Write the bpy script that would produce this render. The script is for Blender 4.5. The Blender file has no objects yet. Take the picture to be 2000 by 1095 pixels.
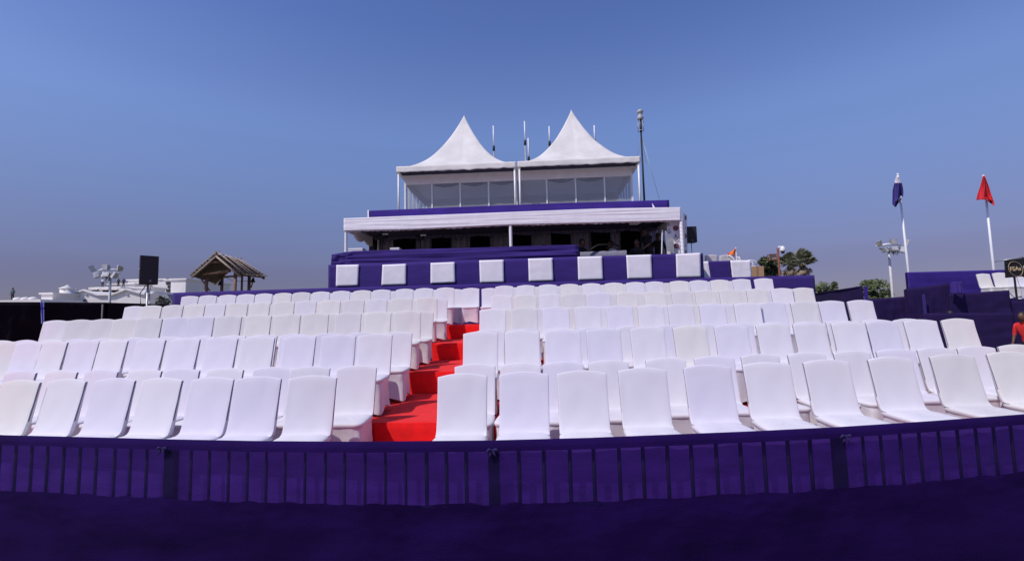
import bpy, math, random
from mathutils import Vector, Matrix, noise
random.seed(7)
S = bpy.context.scene
COL = S.collection
R = math.radians
# ------------------------------------------------------------------ camera
CZ = 1.62
FPX = 900.0
PITCH = math.atan(74.5 / FPX)
ROLL = math.atan(0.0245)
CAM = Vector((0, 0, CZ))
fw = Vector((0, math.cos(PITCH), math.sin(PITCH)))
r0 = Vector((1, 0, 0)); u0 = r0.cross(fw)
rt = r0 * math.cos(ROLL) - u0 * math.sin(ROLL)
up = u0 * math.cos(ROLL) + r0 * math.sin(ROLL)
cd = bpy.data.cameras.new('camera'); co = bpy.data.objects.new('camera', cd); COL.objects.link(co)
cd.sensor_width = 36; cd.lens = FPX / 2000 * 36; cd.clip_start = 0.05; cd.clip_end = 4000
m = Matrix((rt, up, -fw)).transposed().to_4x4(); m.translation = CAM
co.matrix_world = m
S.camera = co
# ------------------------------------------------------------------ light
SUN_EL, SUN_AZ = 50, 233        # azimuth (clockwise from +Y) of the place the sun stands
wd = bpy.data.worlds.new('World'); S.world = wd; wd.use_nodes = True
nt = wd.node_tree; nt.nodes.clear()
out = nt.nodes.new('ShaderNodeOutputWorld'); bg = nt.nodes.new('ShaderNodeBackground')
sky = nt.nodes.new('ShaderNodeTexSky'); sky.sky_type = 'NISHITA'; sky.sun_disc = False
sky.sun_elevation = R(SUN_EL); sky.sun_rotation = R(SUN_AZ)
sky.air_density = 1.0; sky.dust_density = 0.6; sky.ozone_density = 3.0; sky.altitude = 0
tint = nt.nodes.new('ShaderNodeMix'); tint.data_type = 'RGBA'; tint.blend_type = 'MULTIPLY'
tint.inputs[0].default_value = 1.0
tc = nt.nodes.new('ShaderNodeTexCoord'); sp = nt.nodes.new('ShaderNodeSeparateXYZ'); rp = nt.nodes.new('ShaderNodeValToRGB')
nt.links.new(tc.outputs['Generated'], sp.inputs[0]); nt.links.new(sp.outputs['Z'], rp.inputs[0])
e = rp.color_ramp.elements
e[0].position = 0.0; e[0].color = (0.27, 0.245, 0.385, 1)
e[1].position = 0.12; e[1].color = (0.39, 0.31, 0.435, 1)
for p_, c_ in ((0.34, (0.77, 0.73, 0.91, 1)), (0.45, (0.79, 0.76, 1.0, 1)), (0.55, (0.68, 0.70, 1.0, 1)), (1.0, (0.62, 0.66, 0.98, 1))):
    k = e.new(p_); k.color = c_
rp.color_ramp.interpolation = 'CARDINAL'
nt.links.new(sky.outputs[0], tint.inputs[6]); nt.links.new(rp.outputs[0], tint.inputs[7])
nt.links.new(tint.outputs[2], bg.inputs[0]); bg.inputs[1].default_value = 0.15
nt.links.new(bg.outputs[0], out.inputs[0])
sd = bpy.data.lights.new('sun', 'SUN'); sd.energy = 3.4; sd.angle = R(0.6); sd.color = (1.0, 0.93, 0.88)
so = bpy.data.objects.new('sun', sd); COL.objects.link(so)
az = R(SUN_AZ); el = R(SUN_EL)
sdir = Vector((math.sin(az) * math.cos(el), math.cos(az) * math.cos(el), math.sin(el)))
so.rotation_euler = sdir.to_track_quat('Z', 'Y').to_euler(); so.location = (-20, -20, 30)
S.view_settings.view_transform = 'Standard'; S.view_settings.look = 'None'
S.view_settings.exposure = 0.0; S.view_settings.gamma = 1.0; S.view_settings.use_curve_mapping = False
S.render.engine = 'CYCLES'
S.cycles.max_bounces = 8; S.cycles.transparent_max_bounces = 12

# ------------------------------------------------------------------ pixel -> place
def ray(px, py):
    return fw * FPX + rt * (px - 1000) - up * (py - 547.5)
def H(px, py, Z):
    d = ray(px, py); return CAM + d * ((Z - CZ) / d.z)
def W(px, py, Y):
    d = ray(px, py); return CAM + d * (Y / d.y)
def proj(P):
    v = P - CAM; z = v.dot(fw)
    return 1000 + FPX * v.dot(rt) / z, 547.5 - FPX * v.dot(up) / z
FA = math.atan(0.055)
FU = Vector((math.cos(FA), -math.sin(FA), 0)); FV = Vector((math.sin(FA), math.cos(FA), 0)); FO = Vector((0, 15, 0))
def F(px, py, v):                                 # point on the vertical plane v metres behind the pavilion's front
    d = ray(px, py); o = FO + FV * v
    return CAM + d * ((o - CAM).dot(FV) / d.dot(FV))
def FL(u, v, z):
    return FO + FU * u + FV * v + Vector((0, 0, z))
def uz(px, py, v):
    p = F(px, py, v); return (p - FO).dot(FU), p.z

# ------------------------------------------------------------------ materials
MATS = {}
def mat(name, col, rough=0.8, var=0.08, scale=6.0, bump=0.0, bscale=40.0, metal=0.0, sheen=0.0, col2=None, stretch=(1, 1, 1), spec=0.5, thr=(0.3, 0.7), trans=0.0, tl=0.0):
    if name in MATS: return MATS[name]
    M = bpy.data.materials.new(name); M.use_nodes = True; N = M.node_tree; b = N.nodes['Principled BSDF']
    b.inputs['Roughness'].default_value = rough; b.inputs['Metallic'].default_value = metal
    b.inputs['Specular IOR Level'].default_value = spec
    if sheen: b.inputs['Sheen Weight'].default_value = sheen
    t = N.nodes.new('ShaderNodeTexCoord'); mp = N.nodes.new('ShaderNodeMapping'); mp.inputs['Scale'].default_value = stretch
    N.links.new(t.outputs['Object'], mp.inputs[0])
    n = N.nodes.new('ShaderNodeTexNoise'); n.inputs['Scale'].default_value = scale; n.inputs['Detail'].default_value = 5
    N.links.new(mp.outputs[0], n.inputs['Vector'])
    r = N.nodes.new('ShaderNodeValToRGB'); N.links.new(n.outputs[0], r.inputs[0])
    a = tuple(max(0, c * (1 - var)) for c in col); z = col2 or tuple(min(1, c * (1 + var)) for c in col)
    r.color_ramp.elements[0].position = thr[0]; r.color_ramp.elements[1].position = thr[1]
    r.color_ramp.elements[0].color = (*a, 1); r.color_ramp.elements[1].color = (*z, 1)
    N.links.new(r.outputs[0], b.inputs['Base Color'])
    if bump:
        n2 = N.nodes.new('ShaderNodeTexNoise'); n2.inputs['Scale'].default_value = bscale; n2.inputs['Detail'].default_value = 4
        N.links.new(mp.outputs[0], n2.inputs['Vector'])
        bp = N.nodes.new('ShaderNodeBump'); bp.inputs['Strength'].default_value = bump; bp.inputs['Distance'].default_value = 0.02
        N.links.new(n2.outputs[0], bp.inputs['Height']); N.links.new(bp.outputs[0], b.inputs['Normal'])
    if trans:                                      # thin cloth letting light through
        tr = N.nodes.new('ShaderNodeBsdfTransparent'); tr.inputs[0].default_value = (0.75, 0.7, 1.0, 1)
        mx = N.nodes.new('ShaderNodeMixShader'); mx.inputs[0].default_value = trans
        N.links.new(b.outputs[0], mx.inputs[1]); N.links.new(tr.outputs[0], mx.inputs[2])
        N.links.new(mx.outputs[0], N.nodes['Material Output'].inputs[0])
    if tl:
        tn = N.nodes.new('ShaderNodeBsdfTranslucent'); N.links.new(r.outputs[0], tn.inputs[0])
        mx = N.nodes.new('ShaderNodeMixShader'); mx.inputs[0].default_value = tl
        N.links.new(b.outputs[0], mx.inputs[1]); N.links.new(tn.outputs[0], mx.inputs[2]); N.links.new(mx.outputs[0], N.nodes['Material Output'].inputs[0])
    MATS[name] = M; return M
PUR = (0.037, 0.017, 0.165)
white_lav = mat('stretch_fabric_cool', (0.665, 0.637, 0.712), 0.85, 0.03, 3, 0.12, 160, sheen=0.15)
white_neu = mat('stretch_fabric_white', (0.685, 0.66, 0.70), 0.85, 0.03, 3, 0.12, 160, sheen=0.15)
white_ivo = mat('stretch_fabric_ivory', (0.69, 0.665, 0.645), 0.85, 0.035, 3, 0.12, 160, sheen=0.15)
white_gry = mat('stretch_fabric_grey', (0.64, 0.615, 0.62), 0.85, 0.035, 3, 0.12, 160, sheen=0.15)
edge_line_m = mat('grey_edge_line', (0.20, 0.19, 0.23), 0.9, 0.1, 9)  # thin dark line down both side edges of the backs, coloured in
carpet = mat('red_carpet', (0.86, 0.012, 0.013), 0.95, 0.10, 9, 0.5, 220, sheen=0.1, spec=0.2)
purple = mat('purple_cloth', PUR, 0.9, 0.13, 2.2, 0.25, 14, sheen=0.1, stretch=(1, 1, 3), spec=0.3)
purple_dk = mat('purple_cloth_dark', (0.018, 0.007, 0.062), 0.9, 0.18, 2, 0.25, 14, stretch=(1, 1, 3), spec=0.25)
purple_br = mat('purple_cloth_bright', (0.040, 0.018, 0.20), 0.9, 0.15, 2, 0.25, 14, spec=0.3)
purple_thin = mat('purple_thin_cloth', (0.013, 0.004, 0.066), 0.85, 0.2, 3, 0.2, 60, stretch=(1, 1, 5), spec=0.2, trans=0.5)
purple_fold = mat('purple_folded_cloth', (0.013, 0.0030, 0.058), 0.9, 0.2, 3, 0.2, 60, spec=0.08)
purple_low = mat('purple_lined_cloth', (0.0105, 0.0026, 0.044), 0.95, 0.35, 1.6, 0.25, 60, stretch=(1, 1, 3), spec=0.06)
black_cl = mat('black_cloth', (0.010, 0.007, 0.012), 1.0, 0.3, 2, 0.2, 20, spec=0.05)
black_mt = mat('black_metal', (0.012, 0.012, 0.014), 0.55, 0.2, 8, spec=0.3)
grille = mat('speaker_grille', (0.012, 0.009, 0.014), 0.6, 0.25, 60, 0.4, 300)
white_mt = mat('white_painted_metal', (0.78, 0.78, 0.8), 0.4, 0.05, 4)
grey_mt = mat('galvanised_metal', (0.42, 0.42, 0.43), 0.4, 0.15, 12, metal=0.4)
tent_m = mat('tent_canvas', (0.84, 0.81, 0.775), 0.65, 0.14, 1.3, 0.5, 5, thr=(0.25, 0.75), tl=0.22)
pav_w = mat('white_satin', (0.82, 0.78, 0.83), 0.6, 0.05, 3, 0.15, 10)
drape = mat('lavender_drape', (0.40, 0.36, 0.52), 0.85, 0.12, 3, 0.2, 10)
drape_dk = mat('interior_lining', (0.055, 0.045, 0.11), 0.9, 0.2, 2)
gold = mat('gold_print', (0.62, 0.45, 0.28), 0.5, 0.1, 9)
maroon = mat('maroon_print', (0.23, 0.02, 0.05), 0.7, 0.1, 9)
navy = mat('navy_print', (0.02, 0.018, 0.06), 0.7, 0.1, 9)
skin_m = mat('skin', (0.12, 0.055, 0.034), 0.55, 0.1, 14)
hair_m = mat('hair', (0.01, 0.008, 0.007), 0.6, 0.2, 30)
wood = mat('weathered_pole', (0.22, 0.125, 0.09), 0.85, 0.35, 5, 0.5, 25, stretch=(1, 1, 0.3))
straw = mat('thatch', (0.13, 0.085, 0.065), 0.95, 0.6, 9, 0.8, 40, col2=(0.27, 0.195, 0.15))
thatch_un = mat('thatch_shaded_underside', (0.042, 0.025, 0.021), 0.95, 0.5, 9, 0.6, 40)  # shade under the roof is put into this darker thatch colour
bamboo = mat('bleached_bamboo', (0.34, 0.27, 0.22), 0.7, 0.2, 12)
bld_w = mat('limewashed_wall', (0.82, 0.78, 0.74), 0.85, 0.08, 0.25, 0.2, 2)
glassdark = mat('dark_window', (0.03, 0.028, 0.03), 0.8, 0.2, 1)
leaf_d = mat('leaf_dark', (0.040, 0.062, 0.026), 0.7, 0.5, 1.5, col2=(0.10, 0.13, 0.05))
leaf_l = mat('leaf_light', (0.07, 0.10, 0.035), 0.7, 0.4, 1.5, col2=(0.13, 0.16, 0.06))
palm_g = mat('palm_leaf', (0.15, 0.165, 0.10), 0.6, 0.4, 2, col2=(0.28, 0.28, 0.18))
palm_b = mat('dry_palm_leaf', (0.28, 0.21, 0.15), 0.85, 0.4, 2)
bark = mat('bark', (0.10, 0.07, 0.05), 0.9, 0.3, 6, 0.6, 12)
card = mat('cardboard', (0.45, 0.27, 0.15), 0.9, 0.1, 4)
saffron = mat('saffron_cloth', (0.85, 0.16, 0.02), 0.8, 0.08, 5)
redflag = mat('red_flag_cloth', (0.55, 0.012, 0.02), 0.75, 0.15, 5)
navyflag = mat('navy_flag_cloth', (0.028, 0.016, 0.16), 0.75, 0.15, 5)
redshirt = mat('red_shirt', (0.75, 0.03, 0.03), 0.85, 0.1, 8)
shirt_bk = mat('black_shirt', (0.012, 0.012, 0.016), 0.85, 0.2, 8)
shirt_wh = mat('white_shirt', (0.6, 0.6, 0.66), 0.85, 0.05, 8)
rust = mat('rusty_steel', (0.17, 0.055, 0.035), 0.8, 0.35, 14, 0.3, 30)
sand = mat('dry_ground', (0.30, 0.24, 0.17), 0.95, 0.25, 0.35, 0.5, 4, col2=(0.20, 0.20, 0.11))
deck_m = mat('plywood_deck', (0.25, 0.18, 0.12), 0.85, 0.2, 3)
lamp_gl = mat('lamp_glass', (0.45, 0.45, 0.47), 0.15, 0.2, 6)
gm = bpy.data.materials.new('window_glass'); gm.use_nodes = True; N = gm.node_tree
b_ = N.nodes['Principled BSDF']; b_.inputs['Base Color'].default_value = (0.74, 0.76, 0.83, 1); b_.inputs['Roughness'].default_value = 0.12
tr_ = N.nodes.new('ShaderNodeBsdfTransparent'); tr_.inputs[0].default_value = (0.9, 0.93, 0.96, 1); mx_ = N.nodes.new('ShaderNodeMixShader'); mx_.inputs[0].default_value = 0.80
N.links.new(b_.outputs[0], mx_.inputs[1]); N.links.new(tr_.outputs[0], mx_.inputs[2]); N.links.new(mx_.outputs[0], N.nodes['Material Output'].inputs[0])
MATS['window_glass'] = gm

# ------------------------------------------------------------------ mesh builder (world coordinates)
class MB:
    def __init__(s, smooth=False): s.v = []; s.f = []; s.mi = []; s.smooth = smooth; s.cm = 0
    def add(s, vs, fs):
        o = len(s.v); s.v += [tuple(v) for v in vs]
        for f in fs: s.f.append(tuple(i + o for i in f)); s.mi.append(s.cm)
        return s
    def box(s, c, d, rz=0, M=None):
        c = Vector(c); x, y, z = d[0] / 2, d[1] / 2, d[2] / 2
        rot = M if M else Matrix.Rotation(rz, 3, 'Z')
        vs = [c + rot @ Vector((i * x, j * y, k * z)) for k in (-1, 1) for j in (-1, 1) for i in (-1, 1)]
        return s.add(vs, [(0, 2, 3, 1), (4, 5, 7, 6), (0, 1, 5, 4), (2, 6, 7, 3), (0, 4, 6, 2), (1, 3, 7, 5)])
    def hexa(s, b4, t4):
        return s.add(list(b4) + list(t4), [(3, 2, 1, 0), (4, 5, 6, 7), (0, 1, 5, 4), (1, 2, 6, 5), (2, 3, 7, 6), (3, 0, 4, 7)])
    def slab(s, q, n, t):                         # quad q given thickness t along n
        n = Vector(n).normalized() * t
        return s.hexa([Vector(p) for p in q], [Vector(p) + n for p in q])
    def tube(s, pts, r, n=8, r1=None, cap=True):
        pts = [Vector(p) for p in pts]; k = len(pts); rings = []
        for i, p in enumerate(pts):
            t = (pts[min(i + 1, k - 1)] - pts[max(i - 1, 0)]).normalized()
            a = t.orthogonal().normalized() if abs(t.z) > 0.99 else t.cross(Vector((0, 0, 1))).normalized()
            b = t.cross(a).normalized()
            rr = r if r1 is None else r + (r1 - r) * i / (k - 1)
            if isinstance(r, (list, tuple)): rr = r[i]
            rings.append([p + a * math.cos(2 * math.pi * j / n) * rr + b * math.sin(2 * math.pi * j / n) * rr for j in range(n)])
        fs = [(i * n + j, i * n + (j + 1) % n, (i + 1) * n + (j + 1) % n, (i + 1) * n + j) for i in range(k - 1) for j in range(n)]
        if cap: fs += [tuple(range(n))[::-1], tuple(range((k - 1) * n, k * n))]
        return s.add([p for q in rings for p in q], fs)
    def lathe(s, base, prof, n=16):
        base = Vector(base)
        vs = [base + Vector((r * math.cos(2 * math.pi * j / n), r * math.sin(2 * math.pi * j / n), z)) for r, z in prof for j in range(n)]
        k = len(prof)
        fs = [(i * n + j, i * n + (j + 1) % n, (i + 1) * n + (j + 1) % n, (i + 1) * n + j) for i in range(k - 1) for j in range(n)]
        fs += [tuple(range(n))[::-1], tuple(range((k - 1) * n, k * n))]
        return s.add(vs, fs)
    def ball(s, c, r, n=12):
        rx, ry, rz = r if isinstance(r, tuple) else (r, r, r); c = Vector(c)
        k = n // 2
        vs = [c + Vector((rx * math.sin(math.pi * i / k) * math.cos(2 * math.pi * j / n), ry * math.sin(math.pi * i / k) * math.sin(2 * math.pi * j / n), rz * math.cos(math.pi * i / k))) for i in range(k + 1) for j in range(n)]
        return s.add(vs, [(i * n + j, (i + 1) * n + j, (i + 1) * n + (j + 1) % n, i * n + (j + 1) % n) for i in range(k) for j in range(n)])
    def grid(s, fn, nu, nv, closed=False):
        vs = [fn(i / nu, j / nv) for j in range(nv + 1) for i in range(nu + (0 if closed else 1))]
        w = nu if closed else nu + 1
        fs = [(j * w + i, j * w + (i + 1) % w, (j + 1) * w + (i + 1) % w, (j + 1) * w + i) for j in range(nv) for i in range(nu)]
        return s.add(vs, fs)
    def mesh(s, name, mats, M=None):
        me = bpy.data.meshes.new(name)
        vs = s.v
        if M is not None: vs = [tuple(M @ Vector(v)) for v in vs]
        me.from_pydata(vs, [], s.f)
        for q in (mats if isinstance(mats, (list, tuple)) else [mats]): me.materials.append(q)
        if any(s.mi): me.polygons.foreach_set('material_index', s.mi)
        if s.smooth:
            me.polygons.foreach_set('use_smooth', [len(f) <= 4 for f in s.f])
        me.update(); me.validate()
        return me
def tag(o, label=None, cat=None, group=None, kind=None):
    if label: o['label'] = label
    if cat: o['category'] = cat
    if group: o['group'] = group
    if kind: o['kind'] = kind
    return o
def root(name, label, cat, loc, rz=0, group=None):
    o = bpy.data.objects.new(name, None); COL.objects.link(o); o.location = loc; o.rotation_euler = (0, 0, rz)
    o.empty_display_size = 0.2
    return tag(o, label, cat, group)
def wm(o):
    m = Matrix.Translation(o.location) @ o.rotation_euler.to_matrix().to_4x4()
    return wm(o.parent) @ m if o.parent else m
def part(name, mb, mats, parent, label=None, kind=None):          # mb in world coordinates
    o = bpy.data.objects.new(name, mb.mesh(name, mats, wm(parent).inverted())); COL.objects.link(o); o.parent = parent
    if label: o['label'] = label
    if kind: o['kind'] = kind
    return o
def single(name, mb, mats, label=None, cat=None, group=None, kind=None, loc=None):
    loc = Vector(loc) if loc is not None else Vector((0, 0, 0))
    o = bpy.data.objects.new(name, mb.mesh(name, mats, Matrix.Translation(-loc))); COL.objects.link(o); o.location = loc
    return tag(o, label, cat, group, kind)
def copy_tree(o, parent=None):
    c = o.copy(); COL.objects.link(c); c.parent = parent
    for ch in list(o.children): copy_tree(ch, c)
    return c
def nz(x, y, z, s=1.0): return noise.noise(Vector((x * s, y * s, z * s)))
def lerp(a, b, t): return a + (b - a) * t
def pl(pts, t):                                    # polyline value, t in 0..1 by x of first entry
    for a, b in zip(pts, pts[1:]):
        if t <= b[0]: return lerp(a[1], b[1], (t - a[0]) / (b[0] - a[0]) if b[0] > a[0] else 0)
    return pts[-1][1]
def cloth(top, bot, nu=60, nv=12, amp=0.02, n=(0, -1, 0), hor=True, seed=0, ends=True):
    """drape between two lists of points; gentle pull folds"""
    def at(L, t):
        k = len(L) - 1; x = t * k; i = min(int(x), k - 1); return Vector(L[i]).lerp(Vector(L[i + 1]), x - i)
    nn = Vector(n).normalized()
    def fn(u, v):
        p = at(top, u).lerp(at(bot, u), v)
        f = nz(u * 5 + seed, v * (9 if hor else 1.2), seed * 3.1) if hor else nz(u * 40 + seed, v * 1.5, seed)
        g = nz(u * 9 + seed * 2, v * 3, 5 + seed)
        w = math.sin(math.pi * min(1, v * 1.02)) ** 0.5 if hor else min(1, v * 1.5 + .2)
        return p + nn * amp * (f * 1.2 + g * 0.5) * (0.25 + w)
    mb = MB(True); mb.grid(fn, nu, nv); return mb
def thick(o, t):
    md = o.modifiers.new('thickness', 'SOLIDIFY'); md.thickness = t; md.offset = 0; return o

# ------------------------------------------------------------------ ground
g = MB(); g.grid(lambda u, v: Vector(((u - .5) * 3000, -60 + v * 2000, 0)), 20, 20)
single('ground', g, sand, kind='structure')

# ------------------------------------------------------------------ tiers
L0, RH = 0.12, 0.342
def zc(z0, X):
    t = (z0 - 4.4) / 7.6
    aL = lerp(0.09, 0.12, t); aR = lerp(0.17, -0.05, t)
    sl = max(0, -X - 0.4); sr = max(0, X - 0.6)
    return z0 + aL * sl + aR * sr
def lv(k): return L0 + RH * k
XL, XR = -9.75, 7.15
edges = [3.15, 5.3, 7.35, 9.4, 11.45, 13.55]
stand = root('tiered_stand', 'stepped seating stand under red carpet, white chairs standing on every level', 'grandstand', (0, 5.3, 0))
for k in range(5):
    mb = MB(); xs = [XL + (XR - XL) * i / 34 for i in range(35)]
    if k == 0: xs = [-11 + 20 * i / 40 for i in range(41)]
    if k == 1: xs = [-11 + 18.6 * i / 36 for i in range(37)]
    a, bz = edges[k], edges[5] if k else edges[5]
    for i in range(len(xs) - 1):
        x0, x1 = xs[i], xs[i + 1]
        b4 = [Vector((x0, zc(a, x0), 0)), Vector((x1, zc(a, x1), 0)), Vector((x1, zc(edges[k + 1], x1) + .3, 0)), Vector((x0, zc(edges[k + 1], x0) + .3, 0))]
        t4 = [Vector((p.x, p.y, lv(k) + (0 if j < 2 else -0.0005))) for j, p in enumerate(b4)]
        mb.add(b4 + t4, [(4, 5, 6, 7), (0, 1, 5, 4)] + ([(0, 4, 7, 3)] if i == 0 else []) + ([(1, 2, 6, 5)] if i == len(xs) - 2 else []))
    part('carpeted_tier', mb, carpet, stand)
# seam of the carpet strip up the aisle
for k in range(1, 5):
    a, bz = edges[k], edges[k + 1]
    mb = MB(True)
    def st(u, v, k=k, a=a, bz=bz):
        X = -1.62 + 0.83 * u
        L = [(zc(a, X) - .008, lv(k - 1) + .006), (zc(a, X) - .016, lv(k) - .05), (zc(a, X) - .004, lv(k) + .006), (zc(a, X) + .05, lv(k) + .01), (zc(bz, X) - .03, lv(k) + .008)]
        x = v * 4; i = min(int(x), 3); t = x - i
        y = lerp(L[i][0], L[i + 1][0], t); z = lerp(L[i][1], L[i + 1][1], t)
        return Vector((X, y, z + 0.005 * nz(u * 3 + k, v * 9, 1)))
    mb.grid(st, 10, 24)
    part('aisle_runner', mb, carpet, stand)

# ------------------------------------------------------------------ chairs
def chair_meshes(seed):
    """covered banquet chair, floor centre origin, facing -Y"""
    s = seed * 7.3
    # back: horizontal rings
    bk = MB(True)
    zs = [(.466, .110, .205, .229), (.478, .142, .212, .2285), (.497, .160, .217, .228), (.53, .174, .226, .228), (.60, .194, .243, .228), (.70, .217, .262, .228), (.78, .235, .278, .2285), (.86, .253, .294, .229), (.92, .267, .306, .230), (.962, .277, .313, .231)]
    ring = []
    UF = [-1, -.985, -.95, -.85, -.7, -.5, -.25, 0, .25, .5, .7, .85, .95, .985, 1]
    NF, NB = 14, 8
    def ringpts(z, yf, yb, w, top=0, k=0):
        P = []
        for i in range(NF + 1):
            u = UF[i]
            ins = .003 * (abs(u) ** 30)
            zz = z + top * (0.031 * (1 - abs(u) ** 1.8) - .002)
            dip = 0.006 * (1 - u * u) * (1 if z > .53 else 0)
            lowz = max(0, .66 - z) * 5
            wob = .0055 * nz(u * 2 + s, z * 7, s) + .004 * max(0, .62 - z) * 7 * nz((u * .5 + z * 2.2) * 9 + s, (u - z * 2) * 2.5, s) + (.003 + .006 * lowz) * nz(u * 4 + s + z * 9, z * 22 - u * 6, 3 + s)
            P.append((u * w, yf + ins + dip + wob, zz))
        P.append((w + .001, yf + .019, z + top * (-.002)))
        for i in range(NB + 1):
            u = 1 - 2 * i / NB
            zz = z + top * (0.031 * (1 - abs(u) ** 1.8) - .002)
            P.append((u * (w - .004), yb - .006 * abs(u) ** 4 + .006 * nz(u * 3, z * 5, s + 9), zz))
        P.append((-w - .001, yf + .019, z + top * (-.002)))
        return P
    for k, (z, yf, yb, w) in enumerate(zs):
        ring.append(ringpts(z, yf, yb, w, max(0, (z - .7) / .255)))
    ring.append(ringpts(.968, .280, .312, .2305, 1))
    ring.append(ringpts(.971, .287, .307, .229, 1))
    n = NF + NB + 4
    bk.add([p for q in ring for p in q], [(i * n + j, i * n + (j + 1) % n, (i + 1) * n + (j + 1) % n, (i + 1) * n + j) for i in range(len(ring) - 1) for j in range(n)] + [tuple(range((len(ring) - 1) * n, len(ring) * n))])
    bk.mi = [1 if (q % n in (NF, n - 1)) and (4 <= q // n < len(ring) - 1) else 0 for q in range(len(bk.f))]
    # outline of seat
    def outline(grow=0.0, n=40):
        P = []
        base = [(-.205, .205), (-.235, -.20), (-.19, -.262), (.19, -.262), (.235, -.20), (.205, .205)]
        # rounded polygon by superellipse-like walk
        for i in range(n):
            a = 2 * math.pi * i / n
            c, q = math.cos(a), math.sin(a)
            ex = 0.30
            x = math.copysign(abs(c) ** ex, c); y = math.copysign(abs(q) ** ex, q)
            w = .226 - .012 * y
            P.append((x * (w + grow), -.03 + y * (.232 + grow)))
        return P
    st = MB(True); n = 40; rings = []
    for z, gr in ((.405, .000), (.42, .010), (.438, .016), (.456, .012), (.468, -.004), (.476, -.03), (.480, -.09), (.480, -.16)):
        rings.append([(x, y, z + .004 * nz(x * 9 + s, y * 9, z * 3 + s) - (.006 if y < -.1 else 0) * (z > .46)) for x, y in outline(gr)])
    rings.append([(x * .05, -.03 + (y + .03) * .05, .478) for x, y in outline(0)])
    st.add([p for q in rings for p in q], [(i * n + j, i * n + (j + 1) % n, (i + 1) * n + (j + 1) % n, (i + 1) * n + j) for i in range(len(rings) - 1) for j in range(n)] + [tuple(range((len(rings) - 1) * n, len(rings) * n))])
    # skirt
    sk = MB(True); nv = 12
    n = 72
    o = outline(0.002, n)
    def leg(x, y):                                # 1 near a corner, 0 between
        ax = min(1, abs(x) / .22); ay = min(1, abs(y + .03) / .22)
        return min(ax, ay)
    vs = []
    for j in range(nv + 1):
        t = j / nv
        for x, y in o:
            lg = leg(x, y)
            arch = (1 - lg) ** 0.8
            side = abs(x) > .2
            hem = .015 + arch * (.095 if side else .060)
            z = lerp(.412, hem, t)
            pinch = 1 - .10 * arch * math.sin(math.pi * min(1, t * .9)) + .035 * t * lg
            cy = -.03
            fold = (.012 * math.sin((x + y * .6) * 95 + s + 5 * nz(x * 4, y * 4, s)) * (1 - t * .7)) * (1 - lg) + .02 * nz(x * 11 + s, y * 11 + t * 3, z * 9)
            yy = cy + (y - cy) * pinch * (1 + fold)
            if y > 0: yy += .07 * t * (y / .2)
            vs.append((x * pinch * (1 + fold), yy, z))
    sk.add(vs, [(j * n + i, (j + 1) * n + i, (j + 1) * n + (i + 1) % n, j * n + (i + 1) % n) for j in range(nv) for i in range(n)])
    return bk, st, sk
protos = {}
def proto(v, tint):
    if (v, tint) not in protos:
        bk, st, sk = chair_meshes(v)
        M = {'l': white_lav, 'w': white_neu, 'i': white_ivo, 'g': white_gry}[tint]
        protos[(v, tint)] = (bk.mesh('backrest', [M, edge_line_m]), st.mesh('seat', M), sk.mesh('skirt', M))
    return protos[(v, tint)]
first = {}
def chair(loc, rz, tint, label, group, v=None, sc=1.0):
    v = random.randrange(4) if v is None else v
    key = (v, tint)
    if key not in first:
        t = root('banquet_chair', label, 'chair', loc, rz, group)
        for nm, me in zip(('backrest', 'seat', 'skirt'), proto(v, tint)):
            o = bpy.data.objects.new(nm, me); COL.objects.link(o); o.parent = t
        first[key] = t
    else:
        t = copy_tree(first[key]); t.location = loc; t.rotation_euler = (0, 0, rz)
        t['label'] = label; t['group'] = group
    return t
ORD = ['', 'first', 'second', 'third', 'fourth', 'fifth', 'sixth', 'seventh', 'eighth', 'ninth', 'tenth', 'eleventh', 'twelfth', 'thirteenth', 'fourteenth', 'fifteenth', 'sixteenth']
TN = {'l': 'cool white', 'w': 'plain white', 'i': 'ivory', 'g': 'greyish white'}
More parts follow.
